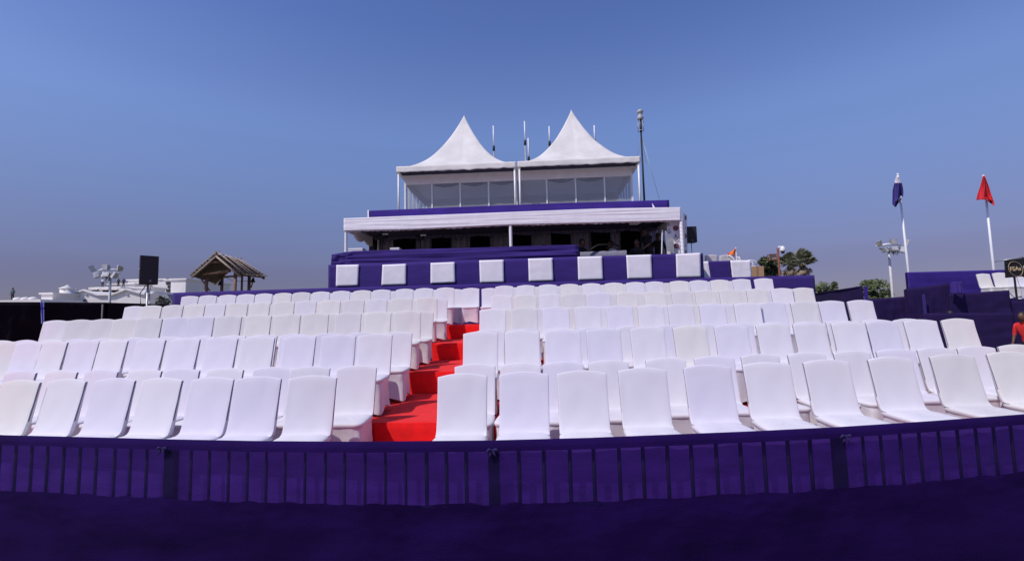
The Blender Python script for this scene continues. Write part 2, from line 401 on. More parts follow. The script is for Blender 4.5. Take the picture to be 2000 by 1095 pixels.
ROWS = [  # z of back top, level, left centres, right centres, tints left, right
 (4.38, 0, [40, 124, 216, 310, 409, 505, 612], [902, 1018, 1133, 1252, 1379, 1492, 1610, 1735, 1852, 1963], 'iwlwllw', 'wlwwlwwwgi'),
 (5.28, 0, [33, 112, 196, 278, 354, 437, 531, 608, 697], [925, 1012, 1098, 1187, 1298, 1390, 1485, 1576, 1661, 1745, 1825, 1899, 1980], 'lwlwlwlww', 'wwlwwlwwwlwwi'),
 (6.15, 1, [-36, 14, 55, 105, 164, 221, 291, 360, 433, 504, 583, 664, 734], [937, 1017, 1096, 1177, 1262, 1346, 1426, 1507, 1580, 1652, 1722, 1794, 1869], 'wglwlwlllwllw', 'wwllwilwwwlwi'),
 (7.08, 1, [0, 45, 95, 148, 200, 262, 326, 388, 450, 514, 572, 643, 709, 776], [955, 1025, 1090, 1160, 1231, 1307, 1375, 1440, 1510, 1575, 1640, 1708, 1768], 'wlwlwlwlwllllw', 'wlwlwlwlwlwww'),
 (8.05, 2, [112, 159, 204, 250, 296, 348, 398, 450, 508, 564, 620, 681, 739, 800], [960, 1022, 1083, 1146, 1208, 1268, 1328, 1389, 1455, 1508, 1567, 1620, 1677], 'wggigllgiiigii', 'wglwlwwlwlglw'),
 (9.0, 2, [140, 185, 232, 280, 328, 378, 430, 484, 538, 592, 655, 712, 768, 824], [985, 1050, 1112, 1173, 1235, 1296, 1356, 1418, 1480, 1540, 1600], 'igigigigigiiig', 'iwiwiwiwiww'),
 (10.15, 3, [262, 300, 341, 382, 424, 467, 510, 557, 600, 646, 692, 738, 787, 836], [978, 1027, 1072, 1122, 1171, 1223, 1276, 1330, 1377, 1423, 1477, 1523, 1567], 'wigiwiiiwigwii', 'wiwgliigiiiwi'),
 (11.1, 3, [290, 330, 372, 414, 456, 500, 545, 589, 633, 678, 722, 768, 814, 857], [1002, 1049, 1096, 1145, 1196, 1248, 1300, 1352, 1400, 1450, 1500], 'igigigiiiiiiiw', 'igiwgiiiiiw'),
 (12.05, 4, [373, 410, 446, 482, 517, 554, 591, 629, 669, 709, 748, 792, 830, 871], [985, 1026, 1069, 1111, 1153, 1197, 1239, 1278, 1324, 1364, 1404, 1447, 1488], 'wwwwwigwwiwwww', 'wwwiwiwwiwiww'),
 (12.85, 4, [392, 428, 463, 500, 536, 573, 610, 650, 689, 729, 770, 811, 851, 890], [957, 1005, 1047, 1090, 1132, 1175, 1218, 1258, 1301, 1344, 1384, 1426], 'wiwiwiwwwwwwww', 'wwiwiwiwiwww'),
]
def place(px, z0, level, sc=1.0):
    X = (px - 1000) / FPX * z0
    zt = lv(level) + .985
    for _ in range(12):
        P = Vector((X, zc(z0, X), zt)); q = proj(P)[0]
        X += (px - q) / FPX * zc(z0, X)
    return X, zc(z0, X) - .295
for ri, (z0, level, Lc, Rc, tl, trr) in enumerate(ROWS):
    for side, cs, tints in (('left', Lc, tl), ('right', Rc, trr)):
        n = len(cs)
        for i, px in enumerate(cs):
            X, y = place(px, z0, level)
            k = n - i if side == 'left' else i + 1
            tint = tints[i]
            lab = '%s chair, %s %s of the red aisle, %s row from the front' % (TN[tint], ORD[k], side, ORD[ri + 1])
            rz = R(random.uniform(-3.2, 3.2)) + (R(3) if side == 'left' else R(-2))
            if ri >= 6: rz *= 0.8
            if ri < 4 and side == 'left': rz = rz * .7 - R(10) * max(0, min(1, (680 - px) / 300))
            chair((X, y + random.uniform(-.025, .025), lv(level) + .002), rz, tint, lab, 'white covered chairs in rows on the tiered stand')
X, y = place(920, 12.75, 4)
chair((X, y, lv(4) + .015), 0, 'w', 'single white covered chair standing in the aisle at the top of the red steps', 'white covered chairs in rows on the tiered stand')

# ------------------------------------------------------------------ front crowd barrier with thin purple cloth
RZ = 0.92
railpx = [(-70, 849), (0, 853.5), (160, 857.5), (326, 862), (500, 865.5), (700, 867), (962, 864.5), (1150, 859.5), (1300, 853.5), (1470, 846.5), (1642, 838), (1820, 826.5), (2000, 813), (2070, 808)]
def rail(px):
    y = pl(railpx, px); return H(px, y, RZ)
secs = [(-70, 326, [24, 55, 86, 118, 150, 182, 218, 249, 281, -8, -40]), (326, 962, [368, 404, 442, 479, 516, 553, 592, 632, 670, 710, 750, 790, 831, 870, 909]), (962, 1642, [1013, 1062, 1113, 1160, 1210, 1257, 1305, 1352, 1401, 1449, 1495, 1542, 1586]), (1642, 2070, [1690, 1725, 1763, 1801, 1839, 1876, 1912, 1947, 1981, 2015])]
BL = ['leftmost steel barrier section behind purple cloth below the left chairs', 'steel barrier section behind purple cloth in front of the red aisle', 'steel barrier section behind purple cloth below the right front chairs', 'rightmost steel barrier section behind purple cloth, at the right edge']
def px_mid(q): return 800 < q < 1600
for (a, b, bars), lab in zip(secs, BL):
    c = rail((a + b) / 2)
    t = root('crowd_barrier', lab, 'barrier', (c.x, c.y, 0), 0, 'steel crowd barriers along the front')
    pts = [rail(a + (b - a) * i / 12) + Vector((0, .025, -.022)) for i in range(13)]
    mb = MB(True); mb.tube(pts, .021, 10); part('top_rail', mb, black_mt, t)
    mb = MB(True); mb.tube([p - Vector((0, 0, .67)) for p in pts], .016, 8); part('bottom_rail', mb, black_mt, t)
    for q in bars:
        p = rail(q) + Vector((0, .03, -.03)); mb = MB(True); mb.tube([p - Vector((0, 0, .65)), p], .0115 if px_mid(q) else .0088, 8); part('bar', mb, black_mt, t)
    for q, w in ((a + 2 if a > 0 else a + 2, .06), (b - 6, .02)):
        p = rail(q) + Vector((0, .03, -.03)); mb = MB(); mb.box((p.x, p.y + .01, (RZ - .03) / 2), (w, .04, RZ - .03)); part('post', mb, black_mt, t)
def sil(u):
    return -70 + 2140 * u
purple_kn = mat('purple_knot_cloth', (0.018, 0.007, 0.085), 0.85, 0.15, 9)
# thin cloth in front, folded over the rail, and its lining behind the bars
t = root('barrier_cloth', 'deep purple cloth draped over the front barrier across the whole picture', 'cloth', (0, 2.6, 0))
mb = MB(True)
prof = [(.052, -.03), (.048, -.012), (.046, -.004), (.040, .002), (.02, .008), (-.004, .003), (-.016, -.018), (-.02, -.045), (-.02, -.10), (-.022, -.16), (-.024, -.22), (-.026, -.27), (-.028, -.31), (-.03, -.345)]
def front(u, v):
    x = v * (len(prof) - 1); i = min(int(x), len(prof) - 2); f = x - i
    dy = lerp(prof[i][0], prof[i + 1][0], f); dz = lerp(prof[i][1], prof[i + 1][1], f)
    p = rail(sil(u)); w = min(1, max(0, -dz) * 6)
    return Vector((p.x, p.y + dy + w * (.010 * nz(u * 26, dz * 9, 1) + .003 * nz(u * 90, dz * 30, 1)), RZ + dz + .002))
mb.grid(front, 420, 52)
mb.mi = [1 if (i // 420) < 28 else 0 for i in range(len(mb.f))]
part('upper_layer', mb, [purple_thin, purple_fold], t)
mb = MB(True)
def low(u, v):
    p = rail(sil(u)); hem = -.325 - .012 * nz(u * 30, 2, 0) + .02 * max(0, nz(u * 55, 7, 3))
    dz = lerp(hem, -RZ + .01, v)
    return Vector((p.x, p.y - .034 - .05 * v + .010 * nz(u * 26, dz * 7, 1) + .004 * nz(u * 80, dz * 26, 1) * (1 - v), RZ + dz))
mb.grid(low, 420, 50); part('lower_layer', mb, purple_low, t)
mb = MB(True)
def rear(u, v):
    p = rail(sil(u)); dz = lerp(-.012, -RZ + .02, v)
    return Vector((p.x, p.y + .085 + .012 * nz(u * 40, v * 2, 6), RZ + dz))
mb.grid(rear, 200, 16); part('rear_layer', mb, mat('purple_lit_lining', (0.20, 0.085, 0.52), 0.9, 0.2, 4, 0.6, 60, stretch=(1, 1, 4), tl=0.5), t)  # same cloth, light coming through it is put into the brighter colour
for q in (326, 962, 1642):                        # tied corners of the cloth at each post
    p = rail(q); mb = MB(True)
    for s_ in (-1, 1):
        mb.tube([p + Vector((0, -.03, -.03)), p + Vector((s_ * .02, -.045, -.024)), p + Vector((s_ * .036, -.04, -.038))], [.004, .009, .003], 8)
        mb.tube([p + Vector((0, -.035, -.03)), p + Vector((s_ * .012, -.04, -.05)), p + Vector((s_ * .02, -.038, -.068))], [.004, .006, .002], 8)
    mb.ball(p + Vector((0, -.036, -.03)), .007, 8)
    part('knot', mb, purple_kn, t)
p = H(970, 1078, .34); mb = MB(True)
for s_ in (-1, 1): mb.tube([p, p + Vector((s_ * .03, -.012, .012 * s_)), p + Vector((s_ * .05, -.004, -.02))], [.006, .013, .004], 8)
part('knot', mb, purple_kn, t)

# ------------------------------------------------------------------ purple fence behind the top row
def upfence(name, label, pts, thickm=0.03, m_=purple, zb=0.0, amp=.018, seed=0, post=True, cat='fence', nu=80):
    """pts: world points along the top edge"""
    c = pts[0]
    t = root(name, label, cat, (c.x, c.y, zb))
    bot = [Vector((p.x, p.y, zb)) for p in pts]
    n = (pts[-1] - pts[0]).cross(Vector((0, 0, 1)))
    n = n if n.y < 0 else -n
    o = part('cloth_panel', cloth(pts, bot, nu, 24, amp, n, True, seed), m_, t); thick(o, .008)
    mb = MB(True); mb.tube([p + Vector((0, .03, -.02)) for p in pts], .02, 8); part('top_rail', mb, black_mt if m_ is black_cl else purple_dk, t)
    if post:
        for p in (pts[0], pts[-1]):
            mb = MB(); mb.box((p.x, p.y + .05, (p.z + zb - .02) / 2), (.05, .05, p.z - zb - .02)); part('post', mb, purple_dk, t)
    return t
FH = 2.72
upfence('cloth_fence', 'long purple cloth fence behind the top row of chairs', [H(338, 571.5, FH), H(480, 567, FH), H(640, 562, FH), H(980, 553, FH), H(1372, 542.5, FH), H(1480, 540, FH), H(1590, 537, FH)], nu=160, seed=1)

# ------------------------------------------------------------------ pavilion, lower deck
PL = root('checkered_podium', 'two-storey podium skirted in purple cloth with a row of white squares', 'stage', FL(0, 0, 0), -FA)
topL = [F(642, 517, 0), F(740, 514, 0), F(1128, 501, 0), F(1225, 498.5, 0), F(1372, 494, 0)]
o = part('skirt_cloth', cloth(topL, [Vector((p.x, p.y, .3)) for p in topL], 120, 30, .02, -FV, True, 4), purple, PL); thick(o, .01)
pan = [((657, 517.5), (701, 516.5), (699, 557.5), (656, 559)), ((747, 517), (793, 515), (793, 555.5), (745, 557)), ((841, 513.5), (888, 511.5), (889, 551.5), (841, 553.5)), ((936, 508.5), (983.5, 507), (984.5, 551), (937.5, 552)), ((1031.5, 505), (1079, 503.5), (1081, 548), (1033, 549.5)), ((1128, 501.5), (1176, 500), (1178, 545.5), (1129.5, 547)), ((1223, 498.5), (1272, 497), (1274, 543.5), (1225.5, 544.5)), ((1320, 496), (1368, 493.5), (1369, 541), (1321.5, 542))]
for i, q in enumerate(pan):
    P = [F(x, y, -.045) for x, y in q]
    mb = cloth([P[0], P[1]], [P[3], P[2]], 12, 12, .003, -FV, True, 20 + i)
    w = part('white_panel', mb, pav_w, PL); thick(w, .012)
# left return of the podium and its deck
uL, zT = uz(642, 517, 0); uR, _ = uz(1372, 494, 0)
mb = MB(); mb.slab([FL(uL, .02, .3), FL(uL, 4.2, .3), FL(uL, 4.2, zT), FL(uL, .02, zT)], -FU, .02); part('side_skirt', mb, purple, PL)
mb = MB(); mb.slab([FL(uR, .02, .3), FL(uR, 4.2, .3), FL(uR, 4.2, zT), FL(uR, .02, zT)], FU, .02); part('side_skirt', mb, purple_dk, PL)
DK = 2.9
uCL = uz(671.5, 440, .3)[0] + .06; uCR = uz(1330, 420, .3)[0] - .1
mb = MB(); mb.slab([FL(uL + .03, .08, DK - .1), FL(uR - .03, .08, DK - .1), FL(uR - .03, 7.2, DK - .1), FL(uL + .03, 7.2, DK - .1)], (0, 0, 1), .1); part('deck', mb, deck_m, PL)
# rail cloth above, only over the left two thirds
tb = [F(648, 497, .12), F(668, 493.5, .12), F(690, 490, .12), F(900, 484.5, .12), F(1130, 477.5, .12)]
bb = [F(646, 518, .12), F(668, 517.5, .12), F(690, 516, .12), F(900, 509, .12), F(1131, 501.5, .12)]
bb = [p - Vector((0, 0, .05)) for p in bb]
o = part('rail_cloth', cloth(tb, bb, 90, 14, .05, -FV, True, 9), purple, PL); thick(o, .012)
# stage interior: back wall, openings, ceiling, side wall
BV = 3.0
cl = lambda px, py, v: F(px, py, v)
u1, zb1 = uz(722, 470, BV); u2, _ = uz(1300, 470, BV)
ZR = 4.95
mb = MB(True)
def wallf(u, v):
    uu = lerp(u1, u2, u); return FL(uu, BV + .05 * math.sin(uu * 26) + .03 * nz(uu * 2, v, 1), lerp(DK, ZR, v))
mb.grid(wallf, 260, 6)
BW = part('back_drape', mb, drape, PL); thick(BW, .012)
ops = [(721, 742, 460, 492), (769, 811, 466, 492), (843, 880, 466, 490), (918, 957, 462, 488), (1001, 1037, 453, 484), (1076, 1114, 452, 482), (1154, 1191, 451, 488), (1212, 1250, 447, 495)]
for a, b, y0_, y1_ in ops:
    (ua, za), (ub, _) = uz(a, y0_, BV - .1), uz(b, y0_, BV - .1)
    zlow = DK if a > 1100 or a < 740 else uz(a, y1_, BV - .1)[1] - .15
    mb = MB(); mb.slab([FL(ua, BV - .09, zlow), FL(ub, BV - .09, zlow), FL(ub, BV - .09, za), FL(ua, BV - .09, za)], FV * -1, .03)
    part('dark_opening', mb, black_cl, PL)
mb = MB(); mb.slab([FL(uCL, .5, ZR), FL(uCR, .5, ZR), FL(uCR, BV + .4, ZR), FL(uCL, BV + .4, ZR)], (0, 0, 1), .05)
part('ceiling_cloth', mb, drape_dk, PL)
# swagged valance under the ceiling along the back and the ends
mb = MB(True)
def val(u, v):
    uu = lerp(uCL + .15, uCR, u); d = .08 + .06 * abs(math.sin(uu * 2.2))
    return FL(uu, BV - .35 + .035 * math.sin(uu * 40), ZR - v * d)
mb.grid(val, 300, 5)
o = part('valance', mb, mat('swag_cloth', (0.16, 0.14, 0.26), 0.85, 0.1, 4), PL); thick(o, .006)
for uE in (uCL + .12, uCR - .05):
    mb = MB(True)
    mb.grid(lambda u, v, uE=uE: FL(uE + .03 * math.sin(u * 75), .7 + 1.9 * u, ZR - v * (.30 + .12 * abs(math.sin(u * 6)))), 90, 5)
    o = part('valance', mb, pav_w, PL); thick(o, .006)
# pavilion canopy: white fascia, roof sheet, wrapped posts
CAN = root('canopy', 'long flat white cloth canopy over the shaded lower deck', 'canopy', FL(0, .3, DK), -FA)
ft = [F(671.5, 426.5, .3), F(800, 421.5, .3), F(1000, 414, .3), F(1170, 407.5, .3), F(1330, 404.5, .3)]
fb = [F(671.5, 450.5, .3), F(800, 447.5, .3), F(1000, 438.5, .3), F(1170, 434.5, .3), F(1330, 430, .3)]
o = part('fascia', cloth(ft, fb, 200, 18, .008, -FV, True, 31), pav_w, CAN); thick(o, .012)
mb = MB(True)
def ruff(u, v):
    k = len(fb) - 1; x = u * k; i = min(int(x), k - 1); p = fb[i].lerp(fb[i + 1], x - i)
    return p + FV * (.06 + .04 * math.sin(u * 260)) - Vector((0, 0, v * (.05 + .05 * abs(nz(u * 60, 1, 1))))) + Vector((0, 0, .03))
mb.grid(ruff, 420, 3); o = part('ruffle', mb, pav_w, CAN); thick(o, .006)
mb = MB(True)
def rf(u, v):
    k = len(ft) - 1; x = u * k; i = min(int(x), k - 1); p = ft[i].lerp(ft[i + 1], x - i)
    return p + FV * (.02 + 2.3 * v) - Vector((0, 0, .02 + .08 * math.sin(math.pi * v)))
mb.grid(rf, 60, 8); o = part('roof_cloth', mb, pav_w, CAN); thick(o, .02)
mb = cloth([F(671.5, 426.5, .3), F(671.5, 426.5, .3) + FV * 2.6], [F(671.5, 450.5, .3), F(671.5, 450.5, .3) + FV * 2.6], 20, 8, .02, -FU, True, 3)
o = part('side_fascia', mb, pav_w, CAN); thick(o, .012)
def wrapped(px, yt, yb, w=.05, v=.3):
    a = F(px, yt, v); b = Vector((a.x, a.y, F(px, yb, v).z)); mb = MB(True); k = 40
    def fn(u, t):
        r = w * (1 + .08 * math.sin(t * 60 + u * 6.283)); an = u * 6.283
        return Vector((a.x + r * math.cos(an), a.y + .07 + r * math.sin(an), lerp(b.z, a.z, t)))
    mb.grid(fn, 12, k, True)
    return part('wrapped_post', mb, pav_w, CAN)
wrapped(674.5, 449, 492, .05); wrapped(997, 438, 481, .055); wrapped(1331.5, 428, 497, .06)
wrapped(738, 458, 490, .04, 2.6)
# ceiling lights, tripod lamps, small cases, long cloth table etc. on the deck
def stand_lamp(px, yt, lab):
    b = F(px, 488, .9); zt = F(px, yt, .9).z
    t = root('stand_light', lab, 'lamp', (b.x, b.y, DK), 0)
    mb = MB(True); mb.tube([(b.x, b.y, DK + .35), (b.x, b.y, zt)], .018, 8); part('pole', mb, black_mt, t)
    for k in range(3):
        an = k * 2.094; mb = MB(True); mb.tube([(b.x, b.y, DK + .45), (b.x + .35 * math.cos(an), b.y + .35 * math.sin(an), DK)], .012, 6); part('leg', mb, black_mt, t)
    mb = MB(); mb.box((b.x, b.y, zt - .06), (.26, .16, .15), .3, Matrix.Rotation(.5, 3, 'X')); part('lamp_housing', mb, black_mt, t)
    mb = MB(); mb.box((b.x + .12, b.y - .06, zt + .02), (.20, .012, .05), 0); part('barn_door', mb, white_mt, t)
stand_lamp(747, 459, 'black tripod light near the left end of the shaded deck')
stand_lamp(821, 461, 'slim black tripod light between two dark openings of the deck')
def case(px0, px1, y0, y1, v, lab):
    a = F(px0, y1, v); b = F(px1, y0, v)
    t = root('equipment_case', lab, 'case', (a.x, a.y, a.z - .3), -FA)
    c = (a + b) / 2; w = (b - a).length; hh = abs(F(px0, y0, v).z - a.z)
    mb = MB(); mb.box((c.x, c.y, a.z - .15), (w, .3, .3), -FA); part('body', mb, white_mt, t)
    mb = MB(); mb.box((c.x, c.y, a.z + .027), (w * 1.02, .32, .05), -FA); part('lid', mb, pav_w, t)
case(684, 711, 484, 489, .5, 'low white case on the left end of the deck rail')
case(765, 782, 483, 488, .6, 'small white case behind the rail, left of centre')
# covered table at right of the deck
a = F(1133, 492, .7); b = F(1224, 489, .7)
t = root('covered_table', 'grey cloth covered table in the open right part of the deck', 'table', ((a.x + b.x) / 2, a.y, DK), -FA)
mb = MB(True); zt = a.z
def tb_(u, v):
    return a.lerp(b, u) + FV * (.75 * max(0, v - .35)) + Vector((0, 0, -max(0, .35 - v) / .35 * (a.z - DK) + .012 * nz(u * 9, v * 3, 2))) + FV * -.02 * math.sin(u * 60) * max(0, .35 - v)
mb.grid(tb_, 60, 14); o = part('tablecloth', mb, mat('grey_tablecloth', (.20, .19, .25), .9, .1, 4), t); thick(o, .01)
mb = MB(True)
for k in range(4):
    s0 = F(1148 + k * 2, 491 - k, .62); mb.tube([s0, s0 + Vector((.25, 0, .17)), s0 + Vector((.6, .03, .24 - .02 * k)), s0 + Vector((1.0, .05, .22 - .03 * k))], .022, 6)
single('cable_bundle', mb, black_mt, 'bundle of dark curved hoses lying over the grey covered table', 'cable', loc=F(1150, 490, .62))
mb = MB(); c = F(1258, 439, 1.2); c2 = F(1238, 436, 1.0); mb.box(c2, (.30, .12, .10), -FA)
single('ceiling_lamp', mb, white_mt, 'small white lamp box hanging under the canopy at right', 'lamp', loc=c2)
# printed banner wall with roundels and anchors
def anchor(mb, c, ux, s):
    uz_ = Vector((0, 0, 1)); off = ux.cross(uz_).normalized()
    P = lambda x, z: c + ux * x * s + uz_ * z * s
    mb.tube([P(0, -1), P(0, .75)], .09 * s, 5); mb.tube([P(-.42, .42), P(.42, .42)], .08 * s, 5)
    mb.tube([P(.17 * math.cos(k * .785), .92 + .17 * math.sin(k * .785)) for k in range(9)], .06 * s, 5)
    mb.tube([P(math.cos(R(180 + k * 22.5)) * .72, -.25 + math.sin(R(180 + k * 22.5)) * .75) for k in range(9)], .09 * s, 5)
    for q in (-1, 1): mb.tube([P(q * .90, -.38), P(q * .72, -.10), P(q * .5, -.34)], .07 * s, 5)
BN = root('printed_banner', 'white banner wall printed with maroon roundels and black anchors at the podium end', 'banner', F(1318, 495, .6), -FA)
q = [F(1303, 496, .6), F(1328, 496, .6), F(1328, 431, .6), F(1303, 431, .6)]
mb = MB(); mb.slab(q, FV, .03); part('banner_sheet', mb, pav_w, BN)
q2 = [F(1335.5, 496, .35), F(1343, 496, 1.7), F(1341.5, 420, 1.7), F(1334.5, 415, .35)]
mb = MB(); mb.slab(q2, FV, .03); part('banner_sheet', mb, pav_w, BN)
def crest(px, py, rpx, v, ux, squash=1.0):
    c = F(px, py, v - .02); s = rpx / FPX * (c.y)
    mb = MB()
    ring = [c + ux * math.cos(k * math.pi / 8) * s * squash * (1 + .07 * (k % 2)) + Vector((0, 0, math.sin(k * math.pi / 8) * s * (1 + .07 * (k % 2)))) for k in range(16)]
    fr = [p - FV * .012 for p in ring]
    mb.add(ring + fr, [tuple(range(16, 32))] + [(k, (k + 1) % 16, 16 + (k + 1) % 16, 16 + k) for k in range(16)])
    p_ = part('roundel', mb, maroon, BN)
    mb = MB(); c2 = c - FV * .02
    mb.tube([c2 + ux * math.cos(k * math.pi / 8) * s * squash * .9 + Vector((0, 0, math.sin(k * math.pi / 8) * s * .9)) for k in range(17)], s * .07, 5)
    part('roundel_rim', mb, navy, BN)
    mb = MB(); P = lambda x, z: c2 + ux * x * s * squash + Vector((0, 0, z * s))
    mb.tube([P(-.42, -.32), P(.42, -.32)], s * .09, 5); mb.tube([P(0, -.32), P(0, .5)], s * .09, 5); mb.tube([P(-.38, -.2), P(-.38, .12), P(0, .5), P(.38, .12), P(.38, -.2)], s * .07, 5)
    part('roundel_emblem', mb, mat('pink_print', (.5, .25, .3), .7, .05, 5), BN)
crest(1319.5, 445.5, 4.7, .6, FU); crest(1321, 480, 4.7, .6, FU)
SU = (q2[1] - q2[0]).normalized()
crest(1334.7 + 3.6, 425.5, 4.2, .9, FU, .55); crest(1335.5 + 2.8, 460.5, 4.6, .9, FU, .55); crest(1339, 492, 3.2, .9, FU, .55)
for px, py, s_, sq in ((1320, 463, .098, 1), (1307, 451, .07, 1), (1337, 443, .07, .6), (1337.8, 477, .075, .6), (1320, 497, .04, 1), (1306, 437, .06, 1)):
    mb = MB(); anchor(mb, F(px, py, .56 if sq == 1 else .84), FU * sq, s_); part('anchor_print', mb, navy, BN)
# white side rail stacked in front of the banner
t = root('folding_screen', 'pale slatted folding screen standing inside the right end of the deck', 'screen', F(1306, 496, .5), -FA)
mb = MB(); mb.tube([F(1292.5, 496, .5), F(1293.5, 449, .5)], .02, 6); part('post', mb, white_mt, t)
for k in range(8):
    mb = MB(); x = 1302 + k * 1.9
    a_, b_2 = F(x, 489 + k * .8, .45), F(x, 455 + k * 1.3, .45)
    mb.slab([a_, a_ + FU * .025, Vector((a_.x + FU.x * .025, a_.y + FU.y * .025, b_2.z)), Vector((a_.x, a_.y, b_2.z))], FV, .012); part('slat', mb, grey_mt, t)

# ------------------------------------------------------------------ upper deck
UD = root('upper_deck', 'upper deck edged with a flat purple cloth parapet above the canopy', 'deck', FL(0, 1.6, ZR), -FA)
mb = cloth([F(721, 411.5, 1.6), F(900, 404, 1.6), F(1100, 396.5, 1.6), F(1306.5, 390.5, 1.6)], [F(721, 426, 1.6), F(900, 419, 1.6), F(1100, 412, 1.6), F(1306.5, 409, 1.6)], 120, 8, .015, -FV, True, 12)
o = part('parapet_cloth', mb, purple_br, UD); thick(o, .02)
ud1, udz = uz(721, 411.5, 1.6); ud2, _ = uz(1306.5, 390.5, 1.6)
mb = MB(); mb.slab([FL(ud1, 1.64, udz - .45), FL(ud2, 1.64, udz - .45), FL(ud2, 8.2, udz - .45), FL(ud1, 8.2, udz - .45)], (0, 0, 1), .1); part('floor', mb, deck_m, UD)
mb = MB(); mb.box(F(719.5, 418, 1.58), (.05, .05, .30), -FA); part('white_post', mb, white_mt, UD)
for uE, sg in ((ud2, 1), (ud1, -1)):
    mb = MB(); mb.slab([FL(uE, 1.65, udz - .4), FL(uE, 8.2, udz - .4), FL(uE, 8.2, udz - .01), FL(uE, 1.65, udz - .01)], FU * sg, .02); part('parapet_cloth', mb, purple, UD)
mb = MB(); c = F(1276.5, 405, 1.5); mb.add([c + FU * -.03, c + FU * .05, c + Vector((0, 0, .17)) + FU * -.05, c + FV * .03], [(0, 1, 2), (1, 3, 2), (3, 0, 2), (0, 3, 1)]); part('torn_cloth_tip', mb, pav_w, UD)
for px in (900, 1100, 1200, 800):                 # columns that carry the upper deck
    p = F(px, 470, 3.4); mb = MB(); mb.box((p.x, p.y, (DK + udz - .45) / 2), (.1, .1, udz - .45 - DK)); part('column', mb, black_mt, UD)

# glass cabin
CV = 3.0; BVc = 6.6
CB = root('glass_cabin', 'white framed glass observation cabin under the two peaked tents', 'cabin', FL(0, CV, udz - .35), -FA)
ztop, zwin = uz(1000, 336, CV)[1], uz(1000, 353, CV)[1]
ca, cb2 = uz(790, 375, CV)[0], uz(1236, 365, CV)[0]
zf = udz - .35
mb = MB(); mb.slab([FL(ca, CV - .03, zwin), FL(cb2, CV - .03, zwin), FL(cb2, CV - .03, ztop), FL(ca, CV - .03, ztop)], FV, .05); part('fascia', mb, pav_w, CB)
mb = MB(); mb.slab([FL(ca, CV, ztop - .01), FL(cb2, CV, ztop - .01), FL(cb2, BVc, ztop - .01), FL(ca, BVc, ztop - .01)], (0, 0, 1), .04); mat('cabin_lining', (.74, .74, .80), .9, .05, 2); part('ceiling', mb, mat('cabin_ceiling_cloth', (.74, .74, .80), .9, .05, 2, tl=.6), CB)
mb = MB(); mb.slab([FL(ca, CV, zf), FL(cb2, CV, zf), FL(cb2, BVc, zf), FL(ca, BVc, zf)], (0, 0, 1), .04); part('floor', mb, deck_m, CB)
mb = MB(); mb.slab([FL(ca, BVc, zf + .04), FL(cb2, BVc, zf + .04), FL(cb2, BVc, ztop - .02), FL(ca, BVc, ztop - .02)], FV, .04); part('rear_wall', mb, MATS['cabin_lining'], CB)
mull = [791.5, 844, 899, 954.5, 1009, 1068, 1124.5, 1181, 1234.5]
for i, x in enumerate(mull):
    uu = uz(x, 375, CV)[0]; mb = MB(); w = .055 if 0 < i < 8 else .07
    c = FL(uu, CV - .005, (zf + zwin) / 2 + .02); mb.box(c, (w, .06, zwin - zf - .04), -FA); part('mullion', mb, white_mt, CB)
for i in range(8):
    ua, ub = uz(mull[i], 375, CV)[0] + .03, uz(mull[i + 1], 375, CV)[0] - .03
    mb = MB(); mb.slab([FL(ua, CV, zf + .05), FL(ub, CV, zf + .05), FL(ub, CV, zwin - .002), FL(ua, CV, zwin - .002)], FV, .008)
    part('window_pane', mb, gm, CB)
for uE in (ca + .02, cb2 - .02):                  # glazed ends
    mb = MB(); mb.slab([FL(uE - .02, CV + .06, zwin), FL(uE + .02, CV + .06, zwin), FL(uE + .02, CV + .06, ztop - .01), FL(uE - .02, CV + .06, ztop - .01)], FV, BVc - CV - .1); part('side_fascia', mb, pav_w, CB)
    for k in range(1, 6):
        vv = CV + k * (BVc - CV) / 6 ; mb = MB(); mb.box(FL(uE, vv, (zf + zwin) / 2 + .02), (.05, .05, zwin - zf - .04), -FA); part('mullion', mb, white_mt, CB)
    mb = MB(); mb.slab([FL(uE, CV + .05, zf + .05), FL(uE, BVc - .02, zf + .05), FL(uE, BVc - .02, zwin - .002), FL(uE, CV + .05, zwin - .002)], FU, .006); part('window_pane', mb, gm, CB)
# swagged dark curtains inside
for a_, b_2 in ((899, 954), (844, 899), (955, 1008), (1068, 1124), (1124, 1181)):
    ua, ub = uz(a_, 360, CV + .15)[0] + .05, uz(b_2, 360, CV + .15)[0] - .05
    mb = MB(True); mb.grid(lambda u, v, ua=ua, ub=ub: FL(lerp(ua, ub, u), CV + .15, zwin + .08 - v * (.10 + .10 * math.sin(math.pi * u))), 14, 3)
    o = part('swag_curtain', mb, navy, CB); thick(o, .01)
# chairs and table seen in the cabin
for px in (905, 1000, 1045, 1100):
    p = F(px, 400, 4.2); mb = MB()
    t = root('metal_chair', 'pale tubular chair in the glass cabin behind the %s pane' % {905: 'third', 920: 'third from left, near its right mullion', 1000: 'fourth', 1045: 'fifth', 1060: 'fifth', 1100: 'sixth'}[px], 'chair', (p.x, p.y, zf + .04), -FA, 'tubular chairs inside the glass cabin')
    for s_ in (-1, 1):
        for dv in (0, .42):
            mb = MB(True); b = Vector((p.x, p.y, zf + .04)) + FU * s_ * .21 + FV * dv; mb.tube([b, b + Vector((0, 0, .45 if dv else .9))], .014, 6); part('leg', mb, grey_mt, t)
    c = Vector((p.x, p.y, 0))
    mb = MB(); mb.box(c + FV * .21 + Vector((0, 0, zf + .50)), (.44, .44, .05), -FA); part('seat', mb, MATS['cabin_lining'], t)
    mb = MB(); mb.box(c + Vector((0, 0, zf + .83)), (.44, .03, .22), -FA); part('backrest', mb, MATS['cabin_lining'], t)

